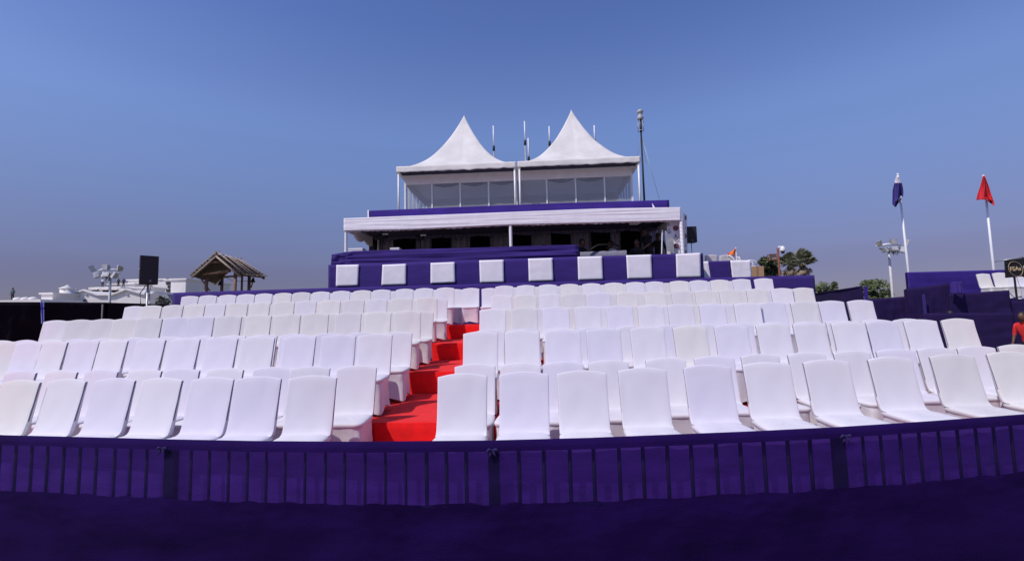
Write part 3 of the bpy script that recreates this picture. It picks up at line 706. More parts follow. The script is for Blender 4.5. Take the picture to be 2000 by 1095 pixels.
# peaked tents
def tent(uc0, uc1, zE, zP, v0, label):
    uc = (uc0 + uc1) / 2; hw = (uc1 - uc0) / 2; vc = v0 + hw
    t = root('peaked_tent', label, 'tent', FL(uc, vc, zf), -FA, 'peaked tents over the glass cabin')
    mb = MB(True); n = 40
    def hf(a, b, seam=True):
        m_ = max(abs(a), abs(b)); s_ = 1 - m_
        h = .12 * s_ + .88 * s_ ** 2
        w = min(abs(a), abs(b)) / m_ if m_ > 1e-6 else 0
        sag = -.16 * s_ * (1 - s_) * (1 - w) * 1.0
        wr = .055 * nz(a * 3 + uc, b * 3, 1) * s_ * 2 * (1 - s_) + .008 * nz(a * 12 + uc, b * 12, 4) + .035 * nz(math.atan2(b, a) * 5 + uc, s_ * .6, 7) * s_ * (1 - s_) * 2
        return zE + (zP - zE) * h + sag + wr + .05 * (1 - w) * 0
    def sq(i):                                    # squeeze samples toward the centre for the spire
        x = -1 + 2 * i; return math.copysign(abs(x) ** 1.3, x)
    mb.grid(lambda u, v: FL(uc + hw * sq(u), vc + hw * sq(v), hf(sq(u), sq(v))), 64, 64)
    nf = []
    for q, f in enumerate(mb.f):
        i, j = q % 64, q // 64
        nf += [(f[0], f[1], f[2]), (f[0], f[2], f[3])] if (i < 32) == (j < 32) else [(f[0], f[1], f[3]), (f[1], f[2], f[3])]
    mb.f = nf; mb.mi = [0] * len(nf)
    o = part('roof_canvas', mb, tent_m, t)
    # valance strips with a slack scalloped hem
    for k, (A, B, nn) in enumerate(((( -1, -1), (1, -1), -FV), ((1, -1), (1, 1), FU), ((1, 1), (-1, 1), FV), ((-1, 1), (-1, -1), -FU))):
        mb = MB(True)
        def fn(u, v, A=A, B=B, nn=nn, k=k):
            a, b = lerp(A[0], B[0], u), lerp(A[1], B[1], u)
            drop = .22 + .022 * abs(math.sin(u * 28)) + .02 * nz(u * 9, k, 1)
            return FL(uc + hw * a, vc + hw * b, zE) + nn * (.01 + .02 * v * nz(u * 14, v, k)) + Vector((0, 0, .012 * nz(a * 12 + uc, b * 12, 4) - v * drop))
        mb.grid(fn, 90, 5); o = part('valance', mb, tent_m, t); thick(o, .01)
    for a in (-1, 1):
        for b in (-1, 1):
            mb = MB(True); p = FL(uc + a * (hw - .06), vc + b * (hw - .06), zf - .1); mb.tube([p, Vector((p.x, p.y, zE - .01))], .038, 10)
            part('post', mb, white_mt, t)
    mb = MB(True); mb.lathe(FL(uc, vc, zP - .30), [(.09, 0), (.06, .12), (.03, .26), (.01, .30)], 10); part('finial', mb, tent_m, t)
    # dark lining under the eaves
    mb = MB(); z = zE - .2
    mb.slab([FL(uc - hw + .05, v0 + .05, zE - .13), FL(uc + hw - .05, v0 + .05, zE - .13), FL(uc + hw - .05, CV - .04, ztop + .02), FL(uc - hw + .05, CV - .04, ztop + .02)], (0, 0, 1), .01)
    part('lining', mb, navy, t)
    # frame rail round the eaves
    mb = MB(True)
    cs = [FL(uc + a * (hw - .05), vc + b * (hw - .05), zE - .06) for a, b in ((-1, -1), (1, -1), (1, 1), (-1, 1), (-1, -1))]
    for a, b in zip(cs, cs[1:]): mb.tube([a, b], .03, 8)
    part('eave_frame', mb, white_mt, t)
V0 = 2.35
e1a, e1z = uz(774.5, 326.5, V0); e1b, e1zb = uz(1007.5, 315, V0)
e2a, e2z = uz(1011, 315.5, V0); e2b, e2zb = uz(1250, 305, V0)
vp1 = V0 + (e1b - e1a) / 2; vp2 = V0 + (e2b - e2a) / 2
tent(e1a, e1b, (e1z + e1zb) / 2, uz(902.5, 226, vp1)[1], V0, 'left white peaked tent roof over the glass cabin')
tent(e2a, e2b, (e2z + e2zb) / 2, uz(1117, 215, vp2)[1], V0, 'right white peaked tent roof over the glass cabin')
# antennas
def antenna(px, yt, yb, label, knob=None, v=7.6):
    a = F(px, yt, v); b = F(px + (1.5), yb, v)
    base = Vector((a.x, a.y, udz - .35))
    t = root('whip_antenna', label, 'antenna', base, 0, 'whip antennas behind the tents')
    k = F(px, knob, v).z if knob else lerp(base.z, a.z, .7)
    mb = MB(True); mb.tube([base, Vector((a.x, a.y, k))], .038, 8); part('lower_pole', mb, grey_mt, t)
    mb = MB(True); mb.tube([Vector((a.x, a.y, k - .03)), Vector((a.x, a.y, a.z))], .032, 8); part('whip', mb, white_mt, t)
    mb = MB(True); mb.tube([Vector((a.x, a.y, k - .12)), Vector((a.x, a.y, k + .12))], .06, 8); part('clamp', mb, black_mt, t)
antenna(963.5, 246, 300, 'thin white whip antenna beside the left tent slope', 290)
antenna(1024.5, 237, 312, 'tallest whip antenna, in the gap between the two tents', 279)
antenna(1031.5, 270, 305, 'short whip antenna just right of the tallest one between the tents', 311)
antenna(1072.5, 247, 285, 'whip antenna rising behind the left slope of the right tent', 281)
antenna(1160.5, 245, 272, 'whip antenna rising behind the right slope of the right tent', 278)
# sensor mast
mv = 4.4
bs = F(1258.5, 392, mv); tp = F(1250.5, 214, mv)
t = root('sensor_mast', 'tall thin dark mast with a grey cylindrical sensor head right of the tents', 'mast', (bs.x, bs.y, zf))
mbx, mby = bs.x, bs.y
Zp = lambda y: F(1252, y, mv).z
mb = MB(True); mb.tube([(mbx, mby, zf), (mbx, mby, Zp(258))], .045, 8, .035); part('pole', mb, black_mt, t)
mb = MB(True); c0 = Zp(234)
hh = Zp(214) - c0
mb.lathe((mbx, mby, c0), [(.10, 0), (.13, .02), (.13, hh * .27), (.10, hh * .32), (.09, hh * .34), (.09, hh * .60), (.105, hh * .62), (.135, hh * .72), (.13, hh * .85), (.08, hh * .97), (.02, hh)], 16); part('sensor_head', mb, mat('grey_plastic', (.38, .38, .40), .5, .08, 6), t)
mb = MB(True)
for k in range(6):
    an = k * math.pi / 3; x, y = mbx + .125 * math.cos(an), mby + .125 * math.sin(an)
    mb.tube([(x, y, Zp(256)), (x, y, Zp(236))], .010, 5)
mb.tube([(mbx + .125 * math.cos(k * .524), mby + .125 * math.sin(k * .524), Zp(256)) for k in range(13)], .012, 5)
part('cage', mb, grey_mt, t)
mb = MB(True); mb.tube([(mbx, mby, Zp(258)), (mbx, mby, Zp(234))], .05, 8); part('instrument', mb, black_mt, t)
for px, py in ((1288, 390), (1244.5, 306), (1262, 318)):
    e_ = F(px, py, mv + (1 if px != 1262 else 2.5)); mb = MB(True); mb.tube([(mbx, mby, Zp(262)), e_ if px == 1288 else (e_.x, e_.y, e_.z)], .008, 5); part('guy_wire', mb, white_mt, t)

# ------------------------------------------------------------------ people
def person(label, P, rz, pose='stand', shirt=shirt_bk, trousers=shirt_bk, cap=False, hair=True, s=1.0, group=None, lean=0.0):
    J = {}
    if pose in ('stand', 'lean'):
        J['pelvis'] = (0, 0, .95); J['spine'] = (0, -.02 - lean * .10, 1.12); J['chest'] = (0, -.01 - lean * .28, 1.34); J['neck'] = (0, -lean * .42, 1.50); J['head'] = (0, -.02 - lean * .52, 1.62)
        for q, n_ in ((-1, 'l'), (1, 'r')):
            J['hip' + n_] = (q * .10, 0, .88); J['knee' + n_] = (q * .12, -.02, .50); J['ankle' + n_] = (q * .13, .02, .09); J['toe' + n_] = (q * .15, -.14, .04)
            J['sh' + n_] = (q * .19, -lean * .36, 1.42)
            if pose == 'lean' : J['el' + n_] = (q * .25, -.12 - lean * .45, 1.16); J['wr' + n_] = (q * .17, -.34 - lean * .4, 1.02)
            else: J['el' + n_] = (q * .26, .02 - lean * .3, 1.15); J['wr' + n_] = (q * .27, -.08 - lean * .3, .91)
    else:
        J['pelvis'] = (0, 0, .52); J['spine'] = (0, -.02, .68); J['chest'] = (0, -.03, .90); J['neck'] = (0, -.05, 1.06); J['head'] = (0, -.08, 1.18)
        for q, n_ in ((-1, 'l'), (1, 'r')):
            J['hip' + n_] = (q * .11, -.04, .50); J['knee' + n_] = (q * .15, -.46, .50); J['ankle' + n_] = (q * .15, -.44, .09); J['toe' + n_] = (q * .16, -.60, .04)
            J['sh' + n_] = (q * .19, -.04, .98); J['el' + n_] = (q * .24, -.16, .74); J['wr' + n_] = (q * .16, -.38, .68)
    names = list(J); idx = {n_: i for i, n_ in enumerate(names)}
    E = [('pelvis', 'spine'), ('spine', 'chest'), ('chest', 'neck'), ('neck', 'head')]
    for n_ in 'lr': E += [('pelvis', 'hip' + n_), ('hip' + n_, 'knee' + n_), ('knee' + n_, 'ankle' + n_), ('ankle' + n_, 'toe' + n_), ('chest', 'sh' + n_), ('sh' + n_, 'el' + n_), ('el' + n_, 'wr' + n_)]
    RA = {'pelvis': .14, 'spine': .125, 'chest': .145, 'neck': .06, 'head': .07, 'hip': .10, 'knee': .062, 'ankle': .042, 'toe': .035, 'sh': .065, 'el': .045, 'wr': .028}
    me = bpy.data.meshes.new('tmp'); me.from_pydata([J[n_] for n_ in names], [(idx[a], idx[b]) for a, b in E], [])
    ob = bpy.data.objects.new('tmp', me); COL.objects.link(ob)
    md = ob.modifiers.new('skin', 'SKIN')
    for i, n_ in enumerate(names):
        r_ = RA.get(n_, RA.get(n_[:-1], .05)); me.skin_vertices[0].data[i].radius = (r_ * (1.25 if n_ in ('chest', 'pelvis') else 1), r_ * (.8 if n_ in ('chest', 'pelvis', 'spine') else 1)); me.skin_vertices[0].data[i].use_root = (n_ == 'pelvis')
    md2 = ob.modifiers.new('sub', 'SUBSURF'); md2.levels = 1; md2.render_levels = 1
    dg = bpy.context.evaluated_depsgraph_get(); ev = ob.evaluated_get(dg).to_mesh()
    B = MB(True); V = [v.co.copy() for v in ev.vertices]; Fc = [tuple(p.vertices) for p in ev.polygons]
    ob.evaluated_get(dg).to_mesh_clear(); bpy.data.objects.remove(ob)
    hip = J['pelvis'][2]
    B.v = [tuple(v) for v in V]
    for f in Fc:
        c = sum((V[i] for i in f), Vector()) / len(f); k = 1
        if c.z < hip + .03: k = 2
        if c.z > J['neck'][2] + .0: k = 0
        for n_ in 'lr':
            el_, wr_ = Vector(J['el' + n_]), Vector(J['wr' + n_])
            ax = wr_ - el_; tt = (c - el_).dot(ax) / ax.length_squared
            if 0 < tt and (c - el_ - ax * min(1, tt)).length < .075: k = 0
            if (c - Vector(J['ankle' + n_])).length < .07 or c.z < .07: k = 3
        B.f.append(f); B.mi.append(k)
    B.cm = 0
    hx = Vector(J['head']) + Vector((0, -.01, .03))
    B.ball(hx, (.078, .098, .118), 16)
    B.ball(hx + Vector((0, -.105, -.012)), (.013, .02, .02), 8)         # nose
    for q in (-1, 1):
        B.ball(hx + Vector((q * .079, .005, -.01)), (.012, .022, .032), 8)
        B.cm = 3; B.ball(hx + Vector((q * .030, -.088, .012)), .010, 6); B.cm = 0
    for n_, q in (('l', -1), ('r', 1)):
        w_ = Vector(J['wr' + n_]); d_ = (w_ - Vector(J['el' + n_])).normalized(); sx = Vector((1, 0, 0)); sx = (sx - d_ * sx.dot(d_)).normalized()
        dn = d_.cross(sx)
        B.tube([w_ - d_ * .02, w_ + d_ * .04, w_ + d_ * .085], [.027, .036, .033], 8)
        for k, L_ in enumerate((.060, .072, .067, .052)):
            o_ = w_ + d_ * .08 + sx * (k - 1.5) * .017
            B.tube([o_, o_ + d_ * L_ * .55, o_ + d_ * L_ * .9 + dn * L_ * .25], [.0095, .009, .006], 6)
        B.tube([w_ + d_ * .02 - sx * q * .028, w_ + d_ * .05 - sx * q * .05, w_ + d_ * .078 - sx * q * .052], [.012, .011, .008], 6)
    t = root('person', label, 'person', P, rz, group)
    if s != 1: B.v = [tuple(Vector(v) * s) for v in B.v]
    me = B.mesh('body', [skin_m, shirt, trousers, black_mt]); o = bpy.data.objects.new('body', me); COL.objects.link(o); o.parent = t
    hm_ = MB(True); hc = hx * s
    if cap:
        hm_.ball(hc + Vector((0, .004, .035)) * s, (.088 * s, .105 * s, .095 * s), 16)
        hm_.box(hc + Vector((0, -.125, .055)) * s, (.13 * s, .09 * s, .012 * s))
        nm = 'cap'
    else:
        hm_.ball(hc + Vector((0, .024, .034)) * s, (.090 * s, .102 * s, .108 * s), 14); nm = 'hair'
    o = bpy.data.objects.new(nm, hm_.mesh(nm, shirt_bk if cap else hair_m)); COL.objects.link(o); o.parent = t
    return t
def deckp(px, v): p = F(px, 480, v); return (p.x, p.y, DK + .002)
person('standing person in black cap and black shirt leaning forward over the deck table', deckp(1268, 1.3), R(-55), 'lean', cap=True, lean=.35, s=1.0)
person('person in dark shirt standing just behind the one in the cap', deckp(1286, 1.9), R(-20), 'stand', s=.95)
person('person in black shirt standing low behind the rail next to the white table', deckp(1245, 1.2), R(-30), 'sit', s=1.03)
person('bald person in black seated right of the end of the purple rail cloth', deckp(1134, 1.2), R(40), 'sit', s=1.08)
person('person in white shirt seated at the grey covered table', deckp(1196, 1.6), R(-60), 'sit', shirt=shirt_wh, s=1.05)
person('person with dark hair seated just left of the one in the white shirt', deckp(1184, 1.9), R(60), 'sit', s=1.03)
person('person whose head shows above the purple rail right of the middle post', deckp(1062, 2.0), R(0), 'sit', s=1.05)
for px, v in ((1245, 1.2), (1134, 1.2), (1196, 1.6), (1184, 1.9), (1062, 2.0)):
    p = deckp(px, v)
    t = root('stool', 'low dark stool under the person seated %s' % {1245: 'beside the capped person', 1134: 'by the end of the rail cloth', 1196: 'in the white shirt', 1184: 'left of the white shirt', 1062: 'right of the middle post'}[px], 'stool', p)
    mb = MB(True); mb.lathe((p[0], p[1], DK + .38), [(.17, 0), (.18, .02), (.17, .05)], 14); part('seat', mb, black_mt, t)
    for k in range(4):
        an = .785 + k * 1.571; mb = MB(True); mb.tube([(p[0] + .12 * math.cos(an), p[1] + .12 * math.sin(an), DK + .38), (p[0] + .16 * math.cos(an), p[1] + .16 * math.sin(an), DK)], .014, 6); part('leg', mb, black_mt, t)

# ------------------------------------------------------------------ right end of the podium
t = root('side_skirting', 'slanting white and purple squares of skirting right of the podium', 'skirting', F(1420, 545, 1.0), -FA)
for q, m_, nm in ((((1370, 511), (1383, 510), (1389, 541), (1373, 542)), pav_w, 'white_panel'), (((1383, 510), (1426, 509), (1431, 541), (1389, 542)), purple, 'purple_panel'), (((1426, 508.5), (1466, 508), (1469, 540), (1431, 541)), pav_w, 'white_panel')):
    P = [F(x, y, .8) for x, y in q]; P[2] = F(q[2][0], q[2][1] + 10, .8); P[3] = F(q[3][0], q[3][1] + 10, .8)
    o = part(nm, cloth([P[0], P[1]], [P[3], P[2]], 10, 10, .008, -FV, True, random.random() * 9), m_, t); thick(o, .02)
q = [F(1468, 548, 1.4), F(1493, 548, 1.4), F(1491.5, 519.5, 1.4), F(1468, 520, 1.4)]
mb = MB(); mb.slab(q, FV, .35)
c = root('cardboard_box', 'brown cardboard box at the end of the white skirting', 'box', F(1480, 548, 1.4), -FA)
part('carton', mb, card, c)
mb = MB(); mb.slab([F(1478.5, 548, 1.39), F(1481, 548, 1.39), F(1480, 520, 1.39), F(1477.5, 520, 1.39)], -FV, .004); part('tape', mb, mat('parcel_tape', (.33, .20, .11), .4, .1, 5), c)
plat_z = F(1400, 512, 2.2).z - .45
mb = MB(); a = F(1372, 520, 1.0); mb.slab([FL(uR + .05, 1.1, plat_z - .05), FL(uR + 2.0, 1.1, plat_z - .05), FL(uR + 2.0, 4.6, plat_z - .05), FL(uR + .05, 4.6, plat_z - .05)], (0, 0, 1), .05)
rw = root('side_platform', 'small raised platform beside the podium carrying a speaker stand and chairs', 'platform', FL(uR + 1, 2.2, 0), -FA)
part('deck', mb, deck_m, rw)
for du in (.2, 1.85):
    for vv in (1.2, 4.4):
        mb = MB(); mb.box(FL(uR + du, vv, (plat_z - .05) / 2), (.08, .08, plat_z - .05)); part('leg', mb, black_mt, rw)
for px, lab in ((1384, 'white covered chair whose top shows beside the podium end, nearest the speaker'), (1412, 'white covered chair whose top shows above the purple side square'), ):
    p = F(px, 502, 2.6); chair((p.x, p.y, p.z - .95), R(175), 'w', lab, 'chairs behind the side skirting', 0)
# white plastic chairs
for i, (px, py, rz_) in enumerate(((1433, 502, 70), (1446, 509, 60), (1461, 502, 75))):
    p = F(px, py, 2.9); zs_ = p.z - .80
    t = root('plastic_chair', ['white plastic chair beside the saffron flag', 'low white plastic chair between two others right of the flag', 'white plastic chair farthest right, above the white side square'][i], 'chair', (p.x, p.y, zs_), R(rz_), 'white plastic chairs by the flag')
    M_ = Matrix.Translation((p.x, p.y, zs_)) @ Matrix.Rotation(R(rz_), 4, 'Z')
    T_ = lambda x, y, z: M_ @ Vector((x, y, z))
    mb = MB(True); mb.grid(lambda u, v: T_((u - .5) * .42, .20 + .14 * v + .05 * (1 - (2 * u - 1) ** 2), .44 + v * (.36 + .04 * math.sin(math.pi * u))), 10, 8); o = part('backrest', mb, white_mt, t); thick(o, .02)
    mb = MB(); mb.box(T_(0, 0, .43), (.44, .42, .03), R(rz_)); part('seat', mb, white_mt, t)
    for a_ in (-1, 1):
        for b_2 in (-1, 1):
            mb = MB(); mb.tube([T_(a_ * .18, b_2 * .18, .42), T_(a_ * .22, b_2 * .22, .0)], .018, 6); part('leg', mb, white_mt, t)
        mb = MB(True); mb.tube([T_(a_ * .21, .24, .62), T_(a_ * .24, 0, .66), T_(a_ * .23, -.2, .62), T_(a_ * .21, -.2, .43)], .018, 6); part('armrest', mb, white_mt, t)
# small tricolour flag
p0 = F(1437, 484, 2.3); base = Vector((p0.x, p0.y, plat_z))
t = root('tricolour_flag', 'small flag on a thin pole, saffron band over white, beside the podium', 'flag', base)
mb = MB(True); mb.tube([base, Vector((p0.x, p0.y, p0.z + .02))], .012, 6); part('pole', mb, white_mt, t)
def flagf(a, b, c, d, nm, m_):
    P = [F(x, y, 2.3) for x, y in (a, b, c, d)]; mb = MB(True)
    def fn(u, v):
        q_ = P[0].lerp(P[1], u).lerp(P[3].lerp(P[2], u), v); return q_ + FV * (.05 * math.sin(u * 7 + v * 3))
    mb.grid(fn, 14, 8); o = part(nm, mb, m_, t); thick(o, .006)
flagf((1437, 484), (1436, 486), (1415, 500), (1437, 497), 'saffron_band', saffron)
flagf((1437, 497), (1417, 500), (1424, 508), (1437, 509), 'white_band', pav_w)

def speaker(name_lab, corners, v_or_y, pole_to, planeF=True, yaw=None):
    """corners: pixel x0, x1, ytop, ybottom"""
    x0, x1, y0_, y1_ = corners
    at = (lambda x, y: F(x, y, v_or_y)) if planeF else (lambda x, y: W(x, y, v_or_y))
    A, B = at(x0, y1_), at(x1, y1_); T = at((x0 + x1) / 2, y0_)
    if yaw is not None:                           # turn the front by yaw about its left edge
        dB = ray(x1, y1_); dr_ = Vector((math.cos(yaw), math.sin(yaw), 0)); nn_ = Vector((-dr_.y, dr_.x, 0))
        B = CAM + dB * ((A - CAM).dot(nn_) / dB.dot(nn_)); B.z = A.z
        mid_ = (A + B) / 2; T = W((x0 + x1) / 2, y0_, mid_.y)
    w = (B - A).length; h = T.z - (A.z + B.z) / 2
    c = (A + B) / 2; zb = (A.z + B.z) / 2; ux = Vector((B.x - A.x, B.y - A.y, 0)).normalized(); vy = Vector((-ux.y, ux.x, 0))
    d = w * .75
    t = root('loudspeaker', name_lab, 'loudspeaker', (c.x, c.y, zb), math.atan2(ux.y, ux.x))
    mb = MB()
    ch = w * .18
    prof = [(-w / 2, 0), (w / 2, 0), (w / 2, d * .45), (w / 2 - ch, d), (-w / 2 + ch, d), (-w / 2, d * .45)]
    bt = [c + ux * a + vy * b for a, b in prof]; n = 6
    vs = [Vector((p.x, p.y, zb + .02)) for p in bt] + [Vector((p.x, p.y, zb + h)) for p in bt]
    mb.add(vs, [tuple(range(n))[::-1], tuple(range(n, 2 * n))] + [(i, (i + 1) % n, n + (i + 1) % n, n + i) for i in range(n)]); part('cabinet', mb, black_mt, t)
    fc = Vector((c.x, c.y, zb + h / 2 + .01)) - vy * .012
    mb = MB(); mb.box(fc, (w * .93, .02, h * .94), math.atan2(ux.y, ux.x)); part('grille', mb, grille, t)
    mb = MB(True); lc = fc - vy * .013 + Vector((0, 0, -h * .38)) + ux * (w * .05)
    mb.tube([lc + ux * math.cos(k * .524) * w * .055 + Vector((0, 0, math.sin(k * .524) * w * .055)) for k in range(13)], w * .014, 5); part('badge', mb, grey_mt, t)
    for q in (-1, 1):
        mb = MB(); hp = Vector((c.x, c.y, zb + h * .55)) + vy * d * .3 + ux * q * (w / 2 + .002); mb.box(hp, (.02, .12, .05), math.atan2(ux.y, ux.x)); part('handle', mb, grey_mt, t)
    return t, c + vy * d * .4, zb, w
def spk_stand(label, c, z0, zb, r=.018):
    t = root('speaker_stand', label, 'speaker stand', (c.x, c.y, z0))
    mb = MB(True); mb.tube([(c.x, c.y, z0 + .25), (c.x, c.y, zb + .02)], r, 10); part('pole', mb, grey_mt, t)
    for k in range(3):
        an = k * 2.094 + .4; mb = MB(True); e1 = (c.x + .5 * math.cos(an), c.y + .5 * math.sin(an), z0 + .01)
        mb.tube([(c.x, c.y, z0 + .75), e1], .013, 6); part('leg', mb, black_mt, t)
        mb = MB(True); mb.tube([(c.x, c.y, z0 + .3), (c.x + .27 * math.cos(an), c.y + .27 * math.sin(an), z0 + .35)], .008, 6); part('brace', mb, black_mt, t)
_, c, zb, w = speaker('black loudspeaker on a stand at the right end of the podium', (1342.5, 1362, 442, 474), 1.6, None)
spk_stand('thin stand carrying the loudspeaker at the right end of the podium', c, plat_z, zb, .014)
sp_, c, zb, w = speaker('large black loudspeaker on a pole left of the stand, above the white roofs', (272.5, 308.5, 499.5, 555.5), 12.6, None, False, yaw=R(48))
spk_stand('speaker pole and tripod standing behind the left black fence', c, 0, zb, .026)
mb = MB(True); a0 = Vector((c.x - .05, c.y, zb)); mb.tube([a0, a0 + Vector((-.16, 0, -.22)), a0 + Vector((-.13, 0, -.5)), a0 + Vector((-.02, -.03, -.62)), a0 + Vector((-.02, -.03, -1.6))], .011, 6)
single('speaker_cable', mb, black_mt, 'black cable looping down beside the left speaker pole', 'cable', loc=a0)

# ------------------------------------------------------------------ left: black fence, ribbon
BH = 2.30
def bfence(pa, pb, label, seed):
    pts = [H(lerp(pa[0], pb[0], i / 6), lerp(pa[1], pb[1], i / 6), BH) for i in range(7)]
    t = upfence('black_fence', label, pts, m_=black_cl, seed=seed, post=True)
    t['group'] = 'black cloth fence panels left of the stand'
bfence((-60, 589.5), (78, 589.6), 'black cloth fence panel at the far left edge', 2)
bfence((78, 589.6), (147, 590.2), 'black cloth fence panel right of the white and blue ribbon', 3)
bfence((147, 590.2), (204, 590.4), 'black cloth fence panel below the white gabled wall', 4)
bfence((204, 590.4), (345, 594.5), 'black cloth fence panel nearest the chairs, below the loudspeaker', 5)
for px in (147, 204):
    p = H(px, 590.4, BH) + Vector((0, -.05, 0)); mb = MB(True); mb.tube([(p.x, p.y, 0), (p.x, p.y, BH - .05)], .018, 8)
    single('fence_pole', mb, mat('dull_steel', (.13, .12, .14), .7, .2, 9), 'grey pole in front of the black fence, %s' % ('left one of the two' if px == 147 else 'right one, closer to the chairs'), 'pole', 'grey fence poles', loc=(p.x, p.y, 0))
P = [H(78, 590, BH), H(85.5, 590, BH)]; y_ = P[0].y - .08
mb = MB(True)
def rib(u, v):
    x = lerp(78.5, 85, u) + 2.0 * v; q = W(x, lerp(589, 632, v), y_); return q + Vector((0, .02 * math.sin(u * 9 + v * 2), 0))
mb.grid(rib, 9, 20)
for k, f in enumerate(mb.f): mb.mi[k] = 1 if (k % 9) in (4, 5) or (k // 9) in (5, 6) and (k % 9) > 2 else 0
o = single('hanging_ribbon', mb, [mat('pale_blue_cloth', (.35, .42, .75), .8, .1, 9), mat('blue_cloth', (.05, .05, .45), .8, .1, 9)], 'pale blue and white ribbon hanging on the black fence', 'ribbon', loc=P[0]); thick(o, .006)

# ------------------------------------------------------------------ right: purple partitions
def wallpx(label, top, Y, zb, m_, seed, name='cloth_partition', grp='purple cloth partitions right of the stand'):
    pts = [W(x, y, Y) for x, y in top]
    t = upfence(name, label, pts, m_=m_, zb=zb, amp=.02, seed=seed, post=True, nu=60); t['group'] = grp
    return t
pts = [H(1592, 572.5, 2.25), H(1640, 564.8, 2.25), H(1684, 558, 2.25)]
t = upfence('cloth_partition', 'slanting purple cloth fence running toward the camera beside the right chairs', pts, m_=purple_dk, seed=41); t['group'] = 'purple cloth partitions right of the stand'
p = pts[-1]; mb = MB(); mb.box((p.x + .06, p.y - .03, 1.1), (.06, .06, 2.26)); part('edge_post', mb, purple_br, t)
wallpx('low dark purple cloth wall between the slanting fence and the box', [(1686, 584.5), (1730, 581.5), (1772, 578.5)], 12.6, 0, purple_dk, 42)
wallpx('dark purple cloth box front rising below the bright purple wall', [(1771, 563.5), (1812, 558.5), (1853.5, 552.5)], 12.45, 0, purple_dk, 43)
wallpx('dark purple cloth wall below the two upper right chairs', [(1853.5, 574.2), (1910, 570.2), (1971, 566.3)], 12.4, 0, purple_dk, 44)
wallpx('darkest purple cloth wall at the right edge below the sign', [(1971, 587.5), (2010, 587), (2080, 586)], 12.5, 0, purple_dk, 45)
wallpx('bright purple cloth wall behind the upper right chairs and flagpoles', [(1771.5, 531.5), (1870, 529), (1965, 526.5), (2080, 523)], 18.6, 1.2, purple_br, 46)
# fence in front, behind which a head shows
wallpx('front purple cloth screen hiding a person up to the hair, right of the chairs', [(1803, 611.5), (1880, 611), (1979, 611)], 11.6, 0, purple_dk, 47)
p = W(1804, 577, 12.3); mb = MB(); mb.box((p.x, p.y, 1.0), (.05, .04, 2.0)); single('partition_post', mb, purple, 'slim purple post on the dark wall right of the last white chairs', 'post', loc=(p.x, p.y, 0))
# crumpled cloth bundle on the corner
c = W(1867, 563, 12.2); mb = MB(True)
mb.grid(lambda u, v: W(lerp(1857, 1877, u), lerp(550.5, 573, v), 12.25) + Vector((0, -.10 * math.sin(math.pi * u) + .05 * math.sin(u * 22) * v, .02 * nz(u * 9, v, 1))), 30, 12)
o = single('bunched_cloth', mb, purple, 'bunched purple cloth hanging over the corner between two partitions', 'cloth', loc=c); thick(o, .01)
# platform there with chairs
PZ = 1.86
mb = MB(); mb.slab([(13.2, 15.6, PZ - .1), (24, 15.6, PZ - .1), (24, 18.5, PZ - .1), (13.2, 18.5, PZ - .1)], (0, 0, 1), .1)
t = root('side_platform', 'raised platform at the far right carrying white chairs and the sign', 'platform', (17, 17, 0))
part('deck', mb, purple_dk, t)
for x in (13.4, 18, 23.8):
    for y in (15.7, 18.3): mb = MB(); mb.box((x, y, PZ / 2 - .05), (.1, .1, PZ - .1)); part('leg', mb, black_mt, t)
mb = MB(); mb.slab([(13.2, 15.55, 0), (24, 15.55, 0), (24, 15.55, PZ - .005), (13.2, 15.55, PZ - .005)], (0, -1, 0), .02); part('skirt', mb, purple_dk, t)
for px, Y, rz_, lab, tn in ((1936, 16.8, -6, 'white covered chair on the far right platform, leftmost, turned right', 'i'), (1968, 16.5, -10, 'second white covered chair on the far right platform, left of the sign pole', 'i'), (1991, 17.8, -12, 'white covered chair partly behind the sign', 'w'), (2016, 16.4, -4, 'white covered chair right of the sign pole at the picture edge', 'w')):
    p = W(px, 560, Y); chair((p.x, Y, PZ + .002), R(rz_), tn, lab, 'white covered chairs on the far right platform')
# sign
SY = 15.2
q = [W(1965, 542.5, SY), W(1998.5, 539.5, SY), W(1995.5, 504, SY), W(1963, 508.5, SY)]
c = W(1982, 525, SY)
t = root('seating_sign', 'square black sign lettered FSAs in gold within an octagonal border', 'sign', (c.x, c.y, 0))
mb = MB(); mb.slab(q, (0, 1, 0), .03); sg = part('board', mb, black_mt, t)
mb = MB(); mb.tube([(c.x, c.y + .04, 0), (c.x, c.y + .04, c.z)], .028, 8); part('pole', mb, black_mt, t)
rx, rz2 = .235, .245
P = []
for k in range(8):
    for da in (-.22, .22):
        a_ = k * math.pi / 4 + math.pi / 8 + da; rr = 1
        P.append(c + Vector((rx * rr * math.cos(a_), -.025, rz2 * rr * math.sin(a_) - .04 * math.cos(a_))))
mb = MB(); mb.tube(P + [P[0]], .006, 5); part('border', mb, gold, t)
def text(body, size, loc, m_, parent, rx_=math.pi / 2, roll=0.0, name='lettering', bold=.0):
    cu = bpy.data.curves.new('t', 'FONT'); cu.body = body; cu.size = size; cu.extrude = .003; cu.align_x = 'CENTER'; cu.align_y = 'CENTER'; cu.offset = bold; cu.resolution_u = 3
    ob = bpy.data.objects.new('t', cu); COL.objects.link(ob)
    dg = bpy.context.evaluated_depsgraph_get(); me = bpy.data.meshes.new_from_object(ob.evaluated_get(dg)); bpy.data.objects.remove(ob)
    me.materials.clear(); me.materials.append(m_)
    M_ = wm(parent).inverted() @ Matrix.Translation(loc) @ Matrix.Rotation(roll, 4, 'Y') @ Matrix.Rotation(rx_, 4, 'X')
    me.transform(M_); o = bpy.data.objects.new(name, me); COL.objects.link(o); o.parent = parent; return o
text('FSAs', .19, c + Vector((0, -.02, 0)), gold, t, roll=-.04, bold=.004)
